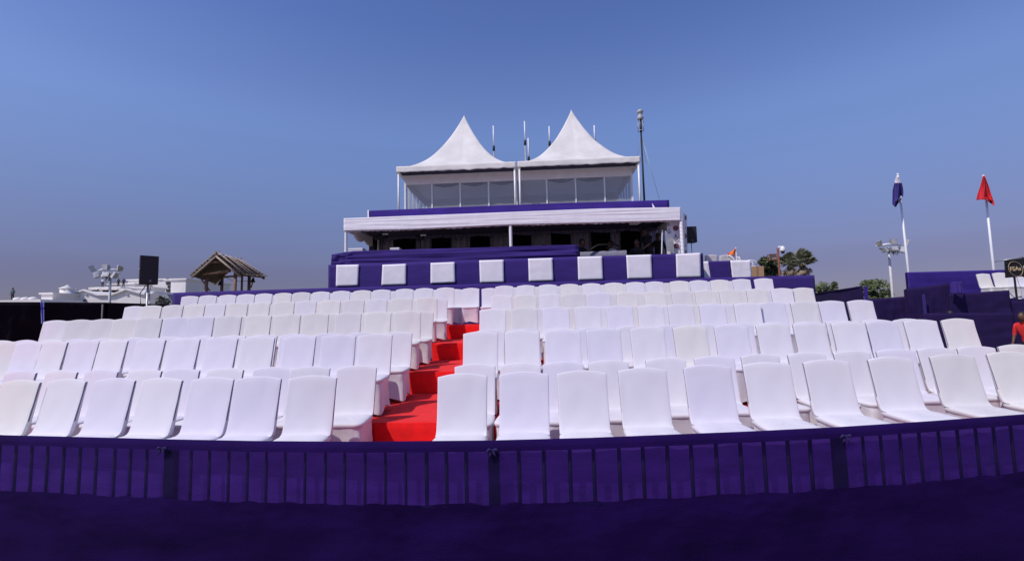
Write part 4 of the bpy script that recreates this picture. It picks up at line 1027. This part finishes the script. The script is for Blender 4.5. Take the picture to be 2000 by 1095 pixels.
q = [W(1999.5, 541, SY + .3), W(2030, 538, SY + .3), W(2027, 500, SY + .3), W(1997.5, 503, SY + .3)]
c2 = W(2013, 522, SY + .3)
t2 = root('seating_sign', 'second black sign cut off by the right edge of the picture', 'sign', (c2.x, c2.y, 0))
mb = MB(); mb.slab(q, (0, 1, 0), .03); part('board', mb, black_mt, t2)
mb = MB(); mb.tube([(c2.x, c2.y + .04, 0), (c2.x, c2.y + .04, c2.z)], .028, 8); part('pole', mb, black_mt, t2)
text('F', .19, W(2001.5, 523, SY + .28), mat('white_print', (.7, .7, .72), .6, .05, 5), t2, bold=.003)
mb = MB(True); mb.tube([W(1944, 510.5, 15.9), W(1965, 507.5, 15.6), W(1998, 501.5, 15.5)], .02, 8)
single('sign_rail', mb, grey_mt, 'thin pale rail running from the red flagpole to the sign', 'rail', loc=W(1944, 510.5, 15.9))
# people at right
p = W(2010, 630, 10.6); person('person in red shirt and dark trousers at the right edge beside the dark wall', (p.x, 10.6, 0), R(-70), 'stand', shirt=redshirt, trousers=shirt_bk, s=.84, lean=.55)
p = W(1855, 606, 11.95); person('person almost hidden behind the front purple screen, only dark hair showing', (p.x, 11.95, 0), R(180), 'stand', s=.872)

# flagpoles
def flagpole(px0, y0_, px1, y1_, Y, label):
    a = W(px0, y0_, Y); b = W(px1, y1_, Y)
    x = b.x; top = a
    t = root('flagpole', label, 'flagpole', (b.x, Y, 0), 0, 'white flagpoles on the right')
    d = (top - b); base = b - d * (b.z / d.z)
    mb = MB(True); mb.tube([base, top], .055, 10, .04); part('pole', mb, white_mt, t)
    mb = MB(True); mb.ball(top + Vector((0, 0, .03)), .055, 10); part('finial', mb, white_mt, t)
    return t
flagpole(1753.5, 342, 1774.5, 532, 20.5, 'white flagpole with the navy and white flag, left of the two')
flagpole(1921, 345, 1941, 527, 20.5, 'white flagpole with the red flag, right of the two')
def hangflag(name, label, outline, bands, Y, folds, cat='flag'):
    """outline: left edge and right edge pixel polylines from the top down"""
    Lp, Rp = outline; t = root(name, label, cat, W(*Lp[0], Y))
    for nm, m_, v0, v1, ua, ub in bands:
        mb = MB(True)
        def fn(u, v):
            uu = lerp(ua, ub, u); vv = lerp(v0, v1, v); k = len(Lp) - 1; x = vv * k; i = min(int(x), k - 1); f = x - i
            a = (lerp(Lp[i][0], Lp[i + 1][0], f), lerp(Lp[i][1], Lp[i + 1][1], f)); b = (lerp(Rp[i][0], Rp[i + 1][0], f), lerp(Rp[i][1], Rp[i + 1][1], f))
            px = lerp(a[0], b[0], uu); py = lerp(a[1], b[1], uu)
            return W(px, py, Y - .08 + .16 * math.sin(uu * folds + vv * 2.4) * (.25 + vv) + .05 * math.sin(uu * folds * 2.3 + 1))
        mb.grid(fn, 26, 26); o = part(nm, mb, m_, t); thick(o, .008)
    return t
hangflag('red_flag', 'limp plain red flag on the right flagpole', ([(1920, 343), (1914, 366), (1909, 380), (1906.5, 391), (1923, 382), (1925, 390)], [(1923, 343), (1932, 366), (1936, 380), (1939, 388), (1942, 397), (1942, 402)]), [('cloth', redflag, 0, 1, 0, 1)], 20.3, 9)
hangflag('naval_flag', 'limp navy and white flag on the left flagpole', ([(1750.5, 345), (1747, 358), (1743.5, 372), (1743, 392), (1743, 398), (1747.5, 404)], [(1755, 345), (1761.5, 358), (1764, 370), (1764.5, 382), (1758, 390), (1750, 404)]), [('white_band', pav_w, 0, .19, 0, 1), ('navy_band', navyflag, .19, 1, 0, 1)], 20.3, 8)
t = bpy.data.objects[[o.name for o in bpy.data.objects if o.name.startswith('naval_flag')][0]]
mb = MB(True); mb.grid(lambda u, v: W(lerp(1754.5, 1761, u), lerp(383, 397, v), 20.25 + .04 * math.sin(u * 5)), 6, 6); o = part('white_corner', mb, pav_w, t); thick(o, .008)

# ------------------------------------------------------------------ floodlight masts
def flood(px, ytop, ybot, pxb, Y, label, wpx):
    b = W(pxb, ybot, Y); tp_ = W(px, ytop, Y); s = wpx / 60 * Y / 30 * 1.0
    t = root('floodlight_mast', label, 'floodlight', (b.x, Y, 0), 0, 'floodlight masts beside the stand')
    cx, cz = tp_.x, tp_.z
    mb = MB(True); mb.tube([(b.x, Y, 0), (cx, Y, cz)], .085 * s, 10, .07 * s); part('pole', mb, mat('mast_paint', (.55, .53, .52), .5, .12, 3), t)
    u_ = Y / FPX
    mb = MB(True)
    mb.tube([(cx - 24 * u_, Y, cz + 8 * u_), (cx - 10 * u_, Y - .3, cz + 10 * u_), (cx + 10 * u_, Y - .3, cz + 10 * u_), (cx + 24 * u_, Y, cz + 8 * u_)], .06 * s, 8)
    mb.tube([(cx - 20 * u_, Y, cz + 3 * u_), (cx + 20 * u_, Y, cz + 3 * u_)], .05 * s, 8)
    part('crossarm', mb, white_mt, t)
    def lamp(dx, dz, w, h, yaw, pit, roll, back=False):
        M_ = Matrix.Translation((cx + dx * u_, Y - .35, cz + dz * u_)) @ Matrix.Rotation(R(yaw), 4, 'Z') @ Matrix.Rotation(R(roll), 4, 'Y') @ Matrix.Rotation(R(pit), 4, 'X')
        w *= u_; h *= u_; d = .16 * s
        Tq = lambda x, y, z: M_ @ Vector((x, y, z))
        mb = MB(); fr = [Tq(-w / 2, -d / 2, -h / 2), Tq(w / 2, -d / 2, -h / 2), Tq(w / 2, -d / 2, h / 2), Tq(-w / 2, -d / 2, h / 2)]
        bk = [Tq(-w * .32, d, -h * .32), Tq(w * .32, d, -h * .32), Tq(w * .32, d, h * .32), Tq(-w * .32, d, h * .32)]
        mb.hexa(fr, bk); hs = part('lamp_housing', mb, grey_mt, t)
        mb = MB(); mb.slab([Tq(-w * .42, -d / 2 - .01, -h * .42), Tq(w * .42, -d / 2 - .01, -h * .42), Tq(w * .42, -d / 2 - .01, h * .42), Tq(-w * .42, -d / 2 - .01, h * .42)], M_.to_3x3() @ Vector((0, -1, 0)), .01)
        me = mb.mesh('lens', lamp_gl, wm(t).inverted()); o = bpy.data.objects.new('lens', me); COL.objects.link(o); o.parent = hs
        mb = MB(); mb.tube([Tq(-w * .5, 0, -h * .1), Tq(-w * .5, d * 1.2, 0), Tq(w * .5, d * 1.2, 0), Tq(w * .5, 0, -h * .1)], .02 * s, 5); part('yoke', mb, grey_mt, t)
    lamp(-26, 12, 8, 12, 35, 0, -28); lamp(0, 14, 12, 12, 0, 0, 0); lamp(26, 12, 8, 13, -35, 0, 24)
    lamp(-17, -1, 9, 12, 25, -20, -18); lamp(1, 0, 13, 10, 0, -25, 0); lamp(17, -2, 9, 13, -25, -20, 20)
    mb = MB(True)
    for k in range(7):
        x0 = random.uniform(-22, 22) * u_; x1 = random.uniform(-8, 8) * u_; dz_ = random.uniform(5, 13) * u_
        mb.tube([(cx + x0, Y - .1, cz + 4 * u_), (cx + (x0 + x1) / 2 + .1, Y - .2, cz - dz_), (cx + x1, Y - .1, cz - 1 * u_)], .016 * s, 5)
    part('cables', mb, black_mt, t)
    return t
flood(215.5, 537, 592, 216, 30, 'floodlight mast above the white gabled building on the left', 60)
flood(1735.5, 488, 580, 1743.5, 26, 'floodlight mast beside the navy flag on the right', 60)

# ------------------------------------------------------------------ thatched hut
HT = root('thatched_hut', 'open rustic hut with a steep thatched roof on bare poles', 'hut', (-15.5, 25.5, 0))
rF, rB = W(423.5, 497, 24), W(466, 509.5, 26.9)
eLF, eRF = W(375, 538.5, 24), W(471, 537, 24.0); eLB, eRB = W(420, 552, 27.9), W(517, 541, 25.9)
def slope(a0, a1, b0, b1, side):
    n = ((a1 - a0).cross(b0 - a0)).normalized(); n = n if n.z > 0 else -n
    mb = MB(); mb.slab([a0 - n * .06, a1 - n * .06, b1 - n * .06, b0 - n * .06], n, .05); sh = part('thatch_base', mb, thatch_un, HT)
    K = 9
    for k in range(K):                             # overlapping courses
        mb = MB(); t0, t1 = k / K, (k + 1.25) / K
        N_ = 40; vs = []
        for i in range(N_ + 1):
            u = i / N_; top_ = a0.lerp(a1, u).lerp(b0.lerp(b1, u), t0); bt_ = a0.lerp(a1, u).lerp(b0.lerp(b1, u), min(1.04, t1) + random.uniform(-.03, .03))
            vs += [top_ + n * .01, bt_ + n * (.085 + random.uniform(-.015, .02)), bt_ + n * .02]
        fs = []
        for i in range(N_): a = i * 3; fs += [(a, a + 3, a + 4, a + 1), (a + 1, a + 4, a + 5, a + 2)]
        mb.add(vs, fs); part('thatch_course', mb, straw, HT)
        if k % 1 == 0 and k:
            mb = MB(True); p0, p1 = a0.lerp(b0, t0), a1.lerp(b1, t0)
            mb.tube([p0 - (p1 - p0) * .02 + n * .09, p0.lerp(p1, .5) + n * .10, p1 + (p1 - p0) * .02 + n * .09], .018, 6); part('batten', mb, wood, HT)
    for u, ext in ((.0, .06), (.05, .02), (.33, .05), (.5, .03), (.78, .05), (1.0, .05)):
        mb = MB(True); p0, p1 = a0.lerp(a1, u), b0.lerp(b1, u); d = p1 - p0
        mb.tube([p0 - d * ext + n * .12, p0.lerp(p1, .5) + n * .13, p1 + d * .04 + n * .12], .026, 6, .018); part('bamboo_pole', mb, bamboo, HT)
slope(rF, rB, eRF, eRB, 1); slope(rF, rB, eLF, eLB, -1)
for a, b, r_, m_ in ((rF, eLF, .05, bamboo), (rF, eRF, .05, bamboo), (rB, eLB, .05, wood), (rB, eRB, .05, wood), (rF, rB, .05, wood)):
    mb = MB(True); mb.tube([a + Vector((0, -.05, -.1)), b + Vector((0, -.05, -.1))], r_, 6); part('rafter', mb, m_, HT)
for (x0, y0_, x1, y1_, Y, r_) in ((402, 513, 437, 511, 24.1, .045), (398, 535, 450, 529, 24.3, .07), (436, 541, 482, 537, 26.8, .06)):
    mb = MB(True); mb.tube([W(x0, y0_, Y), W(x1, y1_, Y)], r_, 7); part('tie_beam', mb, wood, HT)
for px, yt, Y, r_ in ((404, 534, 24.5, .085), (434, 540, 27.2, .085), (460, 528, 24.5, .085), (473, 538, 26.9, .06), (487, 539, 25.9, .085)):
    p = W(px, yt, Y); mb = MB(True); mb.tube([(p.x + .05, Y, 0), (p.x - .02, Y, p.z * .5), (p.x, Y, p.z)], r_, 8); part('post', mb, wood, HT)
for (x0, y0_, x1, y1_, Y) in ((394, 546, 410, 568, 24.6), (496, 542, 490, 562, 25.8), (428, 551, 433, 560, 27.1)):
    mb = MB(True); mb.tube([W(x0, y0_, Y), W(x1, y1_, Y)], .035, 6); part('brace', mb, wood, HT)
mb = MB(True); mb.tube([W(440, 541, 26.5), W(455, 548, 26.3), W(470, 549.5, 26), W(488, 548, 25.9)], .012, 5); part('wire', mb, black_mt, HT)
for px, py, Y in ((430, 553, 27.0), (494, 547, 25.7)):
    p = W(px, py, Y); mb = MB(True); mb.lathe((p.x, p.y, p.z - .12), [(.12, 0), (.10, .1), (.05, .2), (.04, .26)], 10); l_ = part('lamp', mb, black_mt, HT)
mb = MB()
for P_, ang in ((rF, .25), (rF, -.3), (rB, .45), (rB, -.4)):
    mb.tube([P_ + Vector((-.2 * ang, 0, -.05)), P_ + Vector((.35 * ang, .05, .2))], .03, 5)
part('ridge_sticks', mb, wood, HT, kind='stuff')

# ------------------------------------------------------------------ white buildings at left
def block(parent, name, x0, x1, yt, yb, Y, depth, m_=bld_w, coping=True, zb=None):
    a, b = W(x0, yt, Y), W(x1, yt, Y); zt = (a.z + b.z) / 2; z0 = 0 if zb is None else zb
    mb = MB(); mb.slab([(a.x, Y, z0), (b.x, Y, z0), (b.x, Y, zt), (a.x, Y, zt)], (0, 1, 0), depth); o = part(name, mb, m_, parent)
    if coping:
        mb = MB(); mb.box(((a.x + b.x) / 2, Y + depth / 2, zt + .12), (b.x - a.x + .4, depth + .4, .24)); part('coping', mb, bld_w, parent)
    return o, zt
GB = root('gabled_building', 'long white building with two low gables behind the black fence', 'building', W(200, 590, 70) * Vector((1, 1, 0)) if False else (W(200, 590, 70).x, 70, 0))
prof = [(108, 577), (138, 577.5), (166, 567.5), (193, 577), (220, 577), (249, 566), (281, 575), (292, 577)]
pv = [W(x, y, 70) for x, y in prof]
mb = MB()
for a, b in zip(pv, pv[1:]):
    mb.add([(a.x, 70, 0), (b.x, 70, 0), b, a, (a.x, 82, 0), (b.x, 82, 0), b + Vector((0, 12, 0)), a + Vector((0, 12, 0))], [(0, 1, 2, 3), (3, 2, 6, 7), (5, 4, 7, 6)])
mb.add([(pv[0].x, 70, 0), (pv[0].x, 82, 0), pv[0] + Vector((0, 12, 0)), pv[0]], [(0, 3, 2, 1)])
mb.add([(pv[-1].x, 70, 0), (pv[-1].x, 82, 0), pv[-1] + Vector((0, 12, 0)), pv[-1]], [(0, 1, 2, 3)])
part('wall', mb, bld_w, GB)
mb = MB()
for a, b in zip(pv, pv[1:]): mb.slab([a + Vector((0, -.35, 0)), b + Vector((0, -.35, 0)), b + Vector((0, -.35, .22)), a + Vector((0, -.35, .22))], (0, 1, 0), .34)
part('gable_trim', mb, bld_w, GB)
for px, py, w_, h_ in ((165.5, 586.5, 5, 3), (92, 588, 5, 2), (168, 575, 5, 1), (248, 575, 5, 1)):
    c = W(px, py, 69.9); mb = MB(); mb.box(c, (w_ * 70 / 900, .2, h_ * 70 / 900)); part('window', mb, glassdark if h_ > 1 else mat('faded_mark', (.55, .53, .52), .9, .1, 2), GB)
UB = root('terraced_building', 'stepped white building with flat roofs rising behind the gables', 'building', (W(260, 590, 84).x, 84, 0))
block(UB, 'wall', 177, 235, 563, 590, 80, 6)
for x0, x1 in ((180, 192), (201, 213), (219, 231), (239, 254)):
    a, b = W(x0, 566.5, 79.9), W(x1, 574, 79.9); mb = MB(); mb.box(((a.x + b.x) / 2, 79.95, (a.z + b.z) / 2), (b.x - a.x, .3, a.z - b.z)); w_ = part('window', mb, glassdark, UB)
    mb = MB(); mb.box(((a.x + b.x) / 2, 79.7, a.z + .12), (b.x - a.x + .4, .6, .18)); part('window_hood', mb, bld_w, UB)
block(UB, 'wall', 212, 262, 555.5, 590, 87, 6); block(UB, 'wall', 235, 262, 563, 590, 83, 4)
block(UB, 'wall', 250, 323, 547, 590, 91, 8)
block(UB, 'wall', 262, 290, 562.5, 590, 82, 4)
a_, zt = block(UB, 'stair_wall', 323, 339, 548, 590, 89, 6)
for k in range(4):
    a = W(330 + (k % 2) * 3, 553 + k * 7, 88.9); mb = MB(); mb.box(a, (1.0, .2, .5)); part('window', mb, glassdark, UB)
RB = root('flat_roofed_building', 'plain white block with a shaded right side below the thatched hut', 'building', (W(355, 590, 76).x, 76, 0))
block(RB, 'wall', 334, 363, 546.5, 590, 76, 12)
block(RB, 'roof_room', 379, 388, 552, 590, 90, 4)
DG = root('grey_gable_house', 'small grey shaded house with pointed gable beside the speaker pole', 'building', (W(310, 590, 62).x, 62, 0))
pg = [W(x, y, 62) for x, y in ((288, 577), (303, 569), (314, 577), (326, 574), (336, 589))]
grey_w = mat('grey_shaded_wall', (.30, .30, .33), .9, .1, .5)  # the shade on this house is put into the grey wall colour
mb = MB()
for a, b in zip(pg, pg[1:]):
    mb.add([(a.x, 62, 0), (b.x, 62, 0), b, a, (a.x, 67, 0), (b.x, 67, 0), b + Vector((0, 5, 0)), a + Vector((0, 5, 0))], [(0, 1, 2, 3), (3, 2, 6, 7), (5, 4, 7, 6)])
mb.add([(pg[0].x, 62, 0), (pg[0].x, 67, 0), pg[0] + Vector((0, 5, 0)), pg[0]], [(0, 3, 2, 1)])
part('wall', mb, grey_w, DG)
mb = MB(True); c = W(318, 575, 60.5); 
c = W(315, 571, 66); mb.lathe((c.x, c.y, 0), [(.9, 0), (.9, c.z - .6), (.8, c.z - .3), (.3, c.z)], 14); part('dome', mb, bld_w, DG)
SB = root('small_white_house', 'small white box house left of the gabled building', 'building', (W(92, 590, 66).x, 66, 0))
block(SB, 'wall', 81, 103, 574.5, 590, 66, 5)
# water tank
c = W(118, 577, 68); ct = W(118, 563.5, 68); r_ = 11 * 68 / 900
t = root('water_tank', 'round white water tank with a shallow conical lid beside the gabled roof', 'tank', (c.x, 69, 0))
mb = MB(True); mb.lathe((c.x, 69, 0), [(r_, 0), (r_, ct.z)], 24); part('drum', mb, bld_w, t)
mb = MB(True); mb.lathe((c.x, 69, ct.z), [(r_ + .1, 0), (r_ + .1, .12), (.15, .5), (.1, .62)], 24); part('lid', mb, bld_w, t)
# low roof slab with three domes and a statue
t = root('low_white_roof', 'low white roof edge just above the black fence at far left', 'building', (W(40, 590, 60).x, 60, 0))
a, b = W(-60, 587.6, 60), W(79, 587.6, 60)
mb = MB(); mb.slab([(a.x, 60, 0), (b.x, 60, 0), (b.x, 60, a.z), (a.x, 60, a.z)], (0, 1, 0), 6); part('wall', mb, bld_w, t)
for i, px in enumerate((35, 50, 65)):
    c = W(px, 587, 61.5); q = MB(True); q.lathe((c.x, 61.5, a.z + .003), [(.42, 0), (.48, .05), (.48, .22), (.40, .34), (.18, .42), (.05, .44)], 14)
    o = single('roof_tank', q, bld_w, '%s of the three low white drums on the roof at far left' % ('left', 'middle', 'right')[i], 'tank', 'three low white drums', loc=(c.x, 61.5, a.z))
def tiny(px, yb, Y, lab, sh, zb):
    p = W(px, yb, Y); person(lab, (p.x, Y, zb), R(0), 'stand', shirt=sh, trousers=shirt_bk)
tiny(24, 587, 62, 'tiny dark figure standing on the far left roof', mat('teal_shirt', (.05, .09, .12), .8, .1, 5), a.z + .003)
zz = W(200, 563, 80).z + .24; zz2 = W(235, 563, 83).z + .24
tiny(200, 563, 81, 'tiny person in a pale shirt on the roof above the gables', shirt_wh, W(206, 563, 80).z + .243)
pz = W(241, 563, 84).z + .26
tiny(231, 563, 84.2, 'tiny dark person on the middle roof, left of a pair', shirt_bk, (W(235, 563, 83).z + W(262, 563, 83).z) / 2 + .243)
tiny(241, 563, 84.2, 'tiny dark person on the middle roof, right of a pair', shirt_bk, (W(235, 563, 83).z + W(262, 563, 83).z) / 2 + .243)
# satellite dish
c = W(291, 570, 40); t = root('satellite_dish', 'grey satellite dish just right of the speaker pole', 'dish', (c.x, 40, 0))
mb = MB(True); M_ = Matrix.Translation(c) @ Matrix.Rotation(R(-35), 4, 'Z') @ Matrix.Rotation(R(62), 4, 'X')
q = MB(True); q.lathe((0, 0, 0), [(.05, 0), (.2, .015), (.36, .06), (.46, .12), (.45, .13), (.3, .07)], 20); q.v = [tuple(M_ @ Vector(v)) for v in q.v]; part('reflector', q, mat('dish_grey', (.12, .12, .15), .6, .1, 4), t)
mb.tube([(c.x, 40, 0), (c.x, 40.1, c.z)], .04, 6); part('pole', mb, grey_mt, t)

# ------------------------------------------------------------------ vegetation
def bush(label, x0, x1, yt, yb, Y, m_, n=2600, seed=0, name='leafy_tree', cat='tree', leaf=.16):
    rnd = random.Random(seed); a, b = W(x0, yt, Y), W(x1, yb, Y); w = b.x - a.x; zt, zb = a.z, min(b.z, a.z - 1)
    c = Vector(((a.x + b.x) / 2, Y, (zt + zb) / 2)); t = root(name, label, cat, (c.x, Y, 0))
    mb = MB(True); mb.tube([(c.x, Y, 0), (c.x + .1, Y, zb * .6), (c.x, Y, c.z)], .18, 8, .08)
    for k in range(7):
        an = k * .9; mb.tube([(c.x, Y, zb * .55), (c.x + w * .3 * math.cos(an), Y + w * .25 * math.sin(an), c.z + (zt - c.z) * .5)], .06, 6, .02)
    part('trunk', mb, bark, t)
    cl_ = []
    for k in range(26):
        cl_.append((c.x + rnd.uniform(-.5, .5) * w * .86, Y + rnd.uniform(-.5, .5) * w * .6, lerp(zb - 1, zt, rnd.random() ** .6), rnd.uniform(.10, .2) * w))
    mb = MB()
    for k in range(n):
        cx, cy, cz_, r_ = rnd.choice(cl_); hgt = 1 - .5 * ((cx - c.x) / (w * .5)) ** 2
        d = Vector((rnd.gauss(0, 1), rnd.gauss(0, 1), rnd.gauss(0, .8))); d.normalize()
        p = Vector((cx, cy, zb - .5 + (cz_ - zb + .5) * hgt)) + d * r_ * rnd.uniform(.6, 1.05)
        if p.z > zt + .25 * r_: continue
        u = Vector((rnd.gauss(0, 1), rnd.gauss(0, 1), rnd.gauss(0, 1))).normalized(); v = u.orthogonal().normalized(); L = leaf * rnd.uniform(.7, 1.5)
        mb.add([p - u * L, p + v * L * .5, p + u * L, p - v * L * .5], [(0, 1, 2, 3)])
    part('crown', mb, m_, t); return t
bush('dark round bush left of the two palms', 1474, 1524, 503, 550, 48, leaf_d, 4200, 3, leaf=.15)
bush('small light green tree top just right of the purple fence end', 1588, 1638, 553, 585, 45, leaf_l, 2600, 5, leaf=.15)
bush('wide green tree behind the right floodlight mast', 1672, 1762, 549, 600, 45, leaf_l, 5200, 8, leaf=.17)
bush('sparse shrub in front of the grey gable house at left', 305, 336, 577, 596, 50, mat('shrub_dusty', (.09, .10, .08), .8, .4, 2), 500, 12, name='shrub', cat='shrub', leaf=.13)
def palm(label, px, py, rpx, Y, seed, trunk_px):
    rnd = random.Random(seed); c = W(px, py, Y); Rr = rpx * Y / FPX; t = root('fan_palm', label, 'palm', (c.x, Y, 0), 0, 'pair of fan palms')
    mb = MB(True); mb.tube([(c.x, Y, 0), (c.x, Y, c.z - Rr * .4)], .30, 10, .26); part('trunk', mb, bark, t)
    mg, mdry = MB(), MB()
    for k in range(96):
        dry = k >= 70
        el_ = math.asin(rnd.uniform(-.35, .98)) if not dry else R(rnd.uniform(-82, -38)); an = rnd.uniform(0, 6.283)
        d = Vector((math.cos(an) * math.cos(el_), math.sin(an) * math.cos(el_), math.sin(el_)))
        B = mdry if dry else mg
        o_ = Vector((c.x, Y, c.z - Rr * .15)); ln = Rr * rnd.uniform(.40, .62)
        if dry: o_.z -= Rr * .15
        hub = o_ + d * ln + Vector((0, 0, -.04 * Rr))
        B.tube([o_, hub], .03, 4)
        side = d.cross(Vector((0, 0, 1))); side = side.normalized() if side.length > .1 else Vector((1, 0, 0))
        nrm = side.cross(d).normalized(); fr = Rr * rnd.uniform(.30, .42) * (.8 if dry else 1); NB = 15
        tw = rnd.uniform(-.5, .5)
        side = (side * math.cos(tw) + nrm * math.sin(tw)).normalized(); nrm = side.cross(d).normalized()
        for j in range(NB):
            a_ = R(-115 + 230 * j / (NB - 1)); dr = d * math.cos(a_) + side * math.sin(a_); sd_ = dr.cross(nrm).normalized()
            tip = hub + dr * fr * (1 - .15 * abs(math.sin(a_))) + Vector((0, 0, -fr * (.18 if not dry else .3))) * rnd.uniform(.5, 1.3)
            mid = hub + dr * fr * .5 + nrm * .03; w_ = fr * .085
            B.add([hub, mid + sd_ * w_, tip, mid - sd_ * w_], [(0, 1, 2, 3)])
    part('green_fronds', mg, palm_g, t); part('dry_fronds', mdry, palm_b, t); return t
palm('right fan palm of the pair behind the top rows', 1566, 505, 31, 50, 4, 1564)
palm('left fan palm of the pair, partly behind the camera pole', 1541, 508, 29, 54, 9, 1540)
# pole with dome camera and rusty box
Y = 17.5; b = W(1523.5, 545, Y); tz = W(1522.5, 484, Y).z
t = root('camera_pole', 'rusty pole with a white dome camera and a wire box', 'pole', (b.x, Y, 0))
mb = MB(True); mb.tube([(b.x, Y, 0), (b.x, Y, tz)], .04, 8); part('pole', mb, rust, t)
c = W(1528.5, 486, Y - .1)
mb = MB(True); mb.tube([(b.x, Y, tz - .06), (b.x + .02, Y - .05, tz + .04), (c.x, c.y, c.z + .08)], .03, 8); part('bracket', mb, white_mt, t)
mb = MB(True); mb.lathe((c.x, c.y, c.z - .11), [(.05, 0), (.09, .03), (.10, .06), (.085, .14), (.06, .2), (.03, .22)], 14); part('dome_camera', mb, white_mt, t)
mb = MB(True); mb.ball((c.x, c.y, c.z - .12), .065, 12); part('lens_dome', mb, black_mt, t)
c0 = W(1505, 508, Y); c1 = W(1520, 496, Y); mb = MB()
for a_, b_2 in (((c0.x, c0.z), (c1.x, c0.z)), ((c1.x, c0.z), (c1.x, c1.z)), ((c1.x, c1.z), (c0.x, c1.z)), ((c0.x, c1.z), (c0.x, c0.z))):
    for dy in (0, .2): mb.tube([(a_[0], Y + dy, a_[1]), (b_2[0], Y + dy, b_2[1])], .014, 5)
for x, z in ((c0.x, c0.z), (c1.x, c0.z), (c1.x, c1.z), (c0.x, c1.z)): mb.tube([(x, Y, z), (x, Y + .2, z)], .012, 5)
mb.tube([(c1.x, Y + .1, (c0.z + c1.z) / 2), (b.x, Y, (c0.z + c1.z) / 2)], .02, 5)
part('box_frame', mb, rust, t)
mb = MB(); mb.box(((c0.x + c1.x) / 2, Y + .1, (c0.z + c1.z) / 2), (abs(c1.x - c0.x) * .72, .12, abs(c1.z - c0.z) * .7)); part('lamp_body', mb, mat('dull_buff', (.32, .24, .19), .8, .15, 6), t)
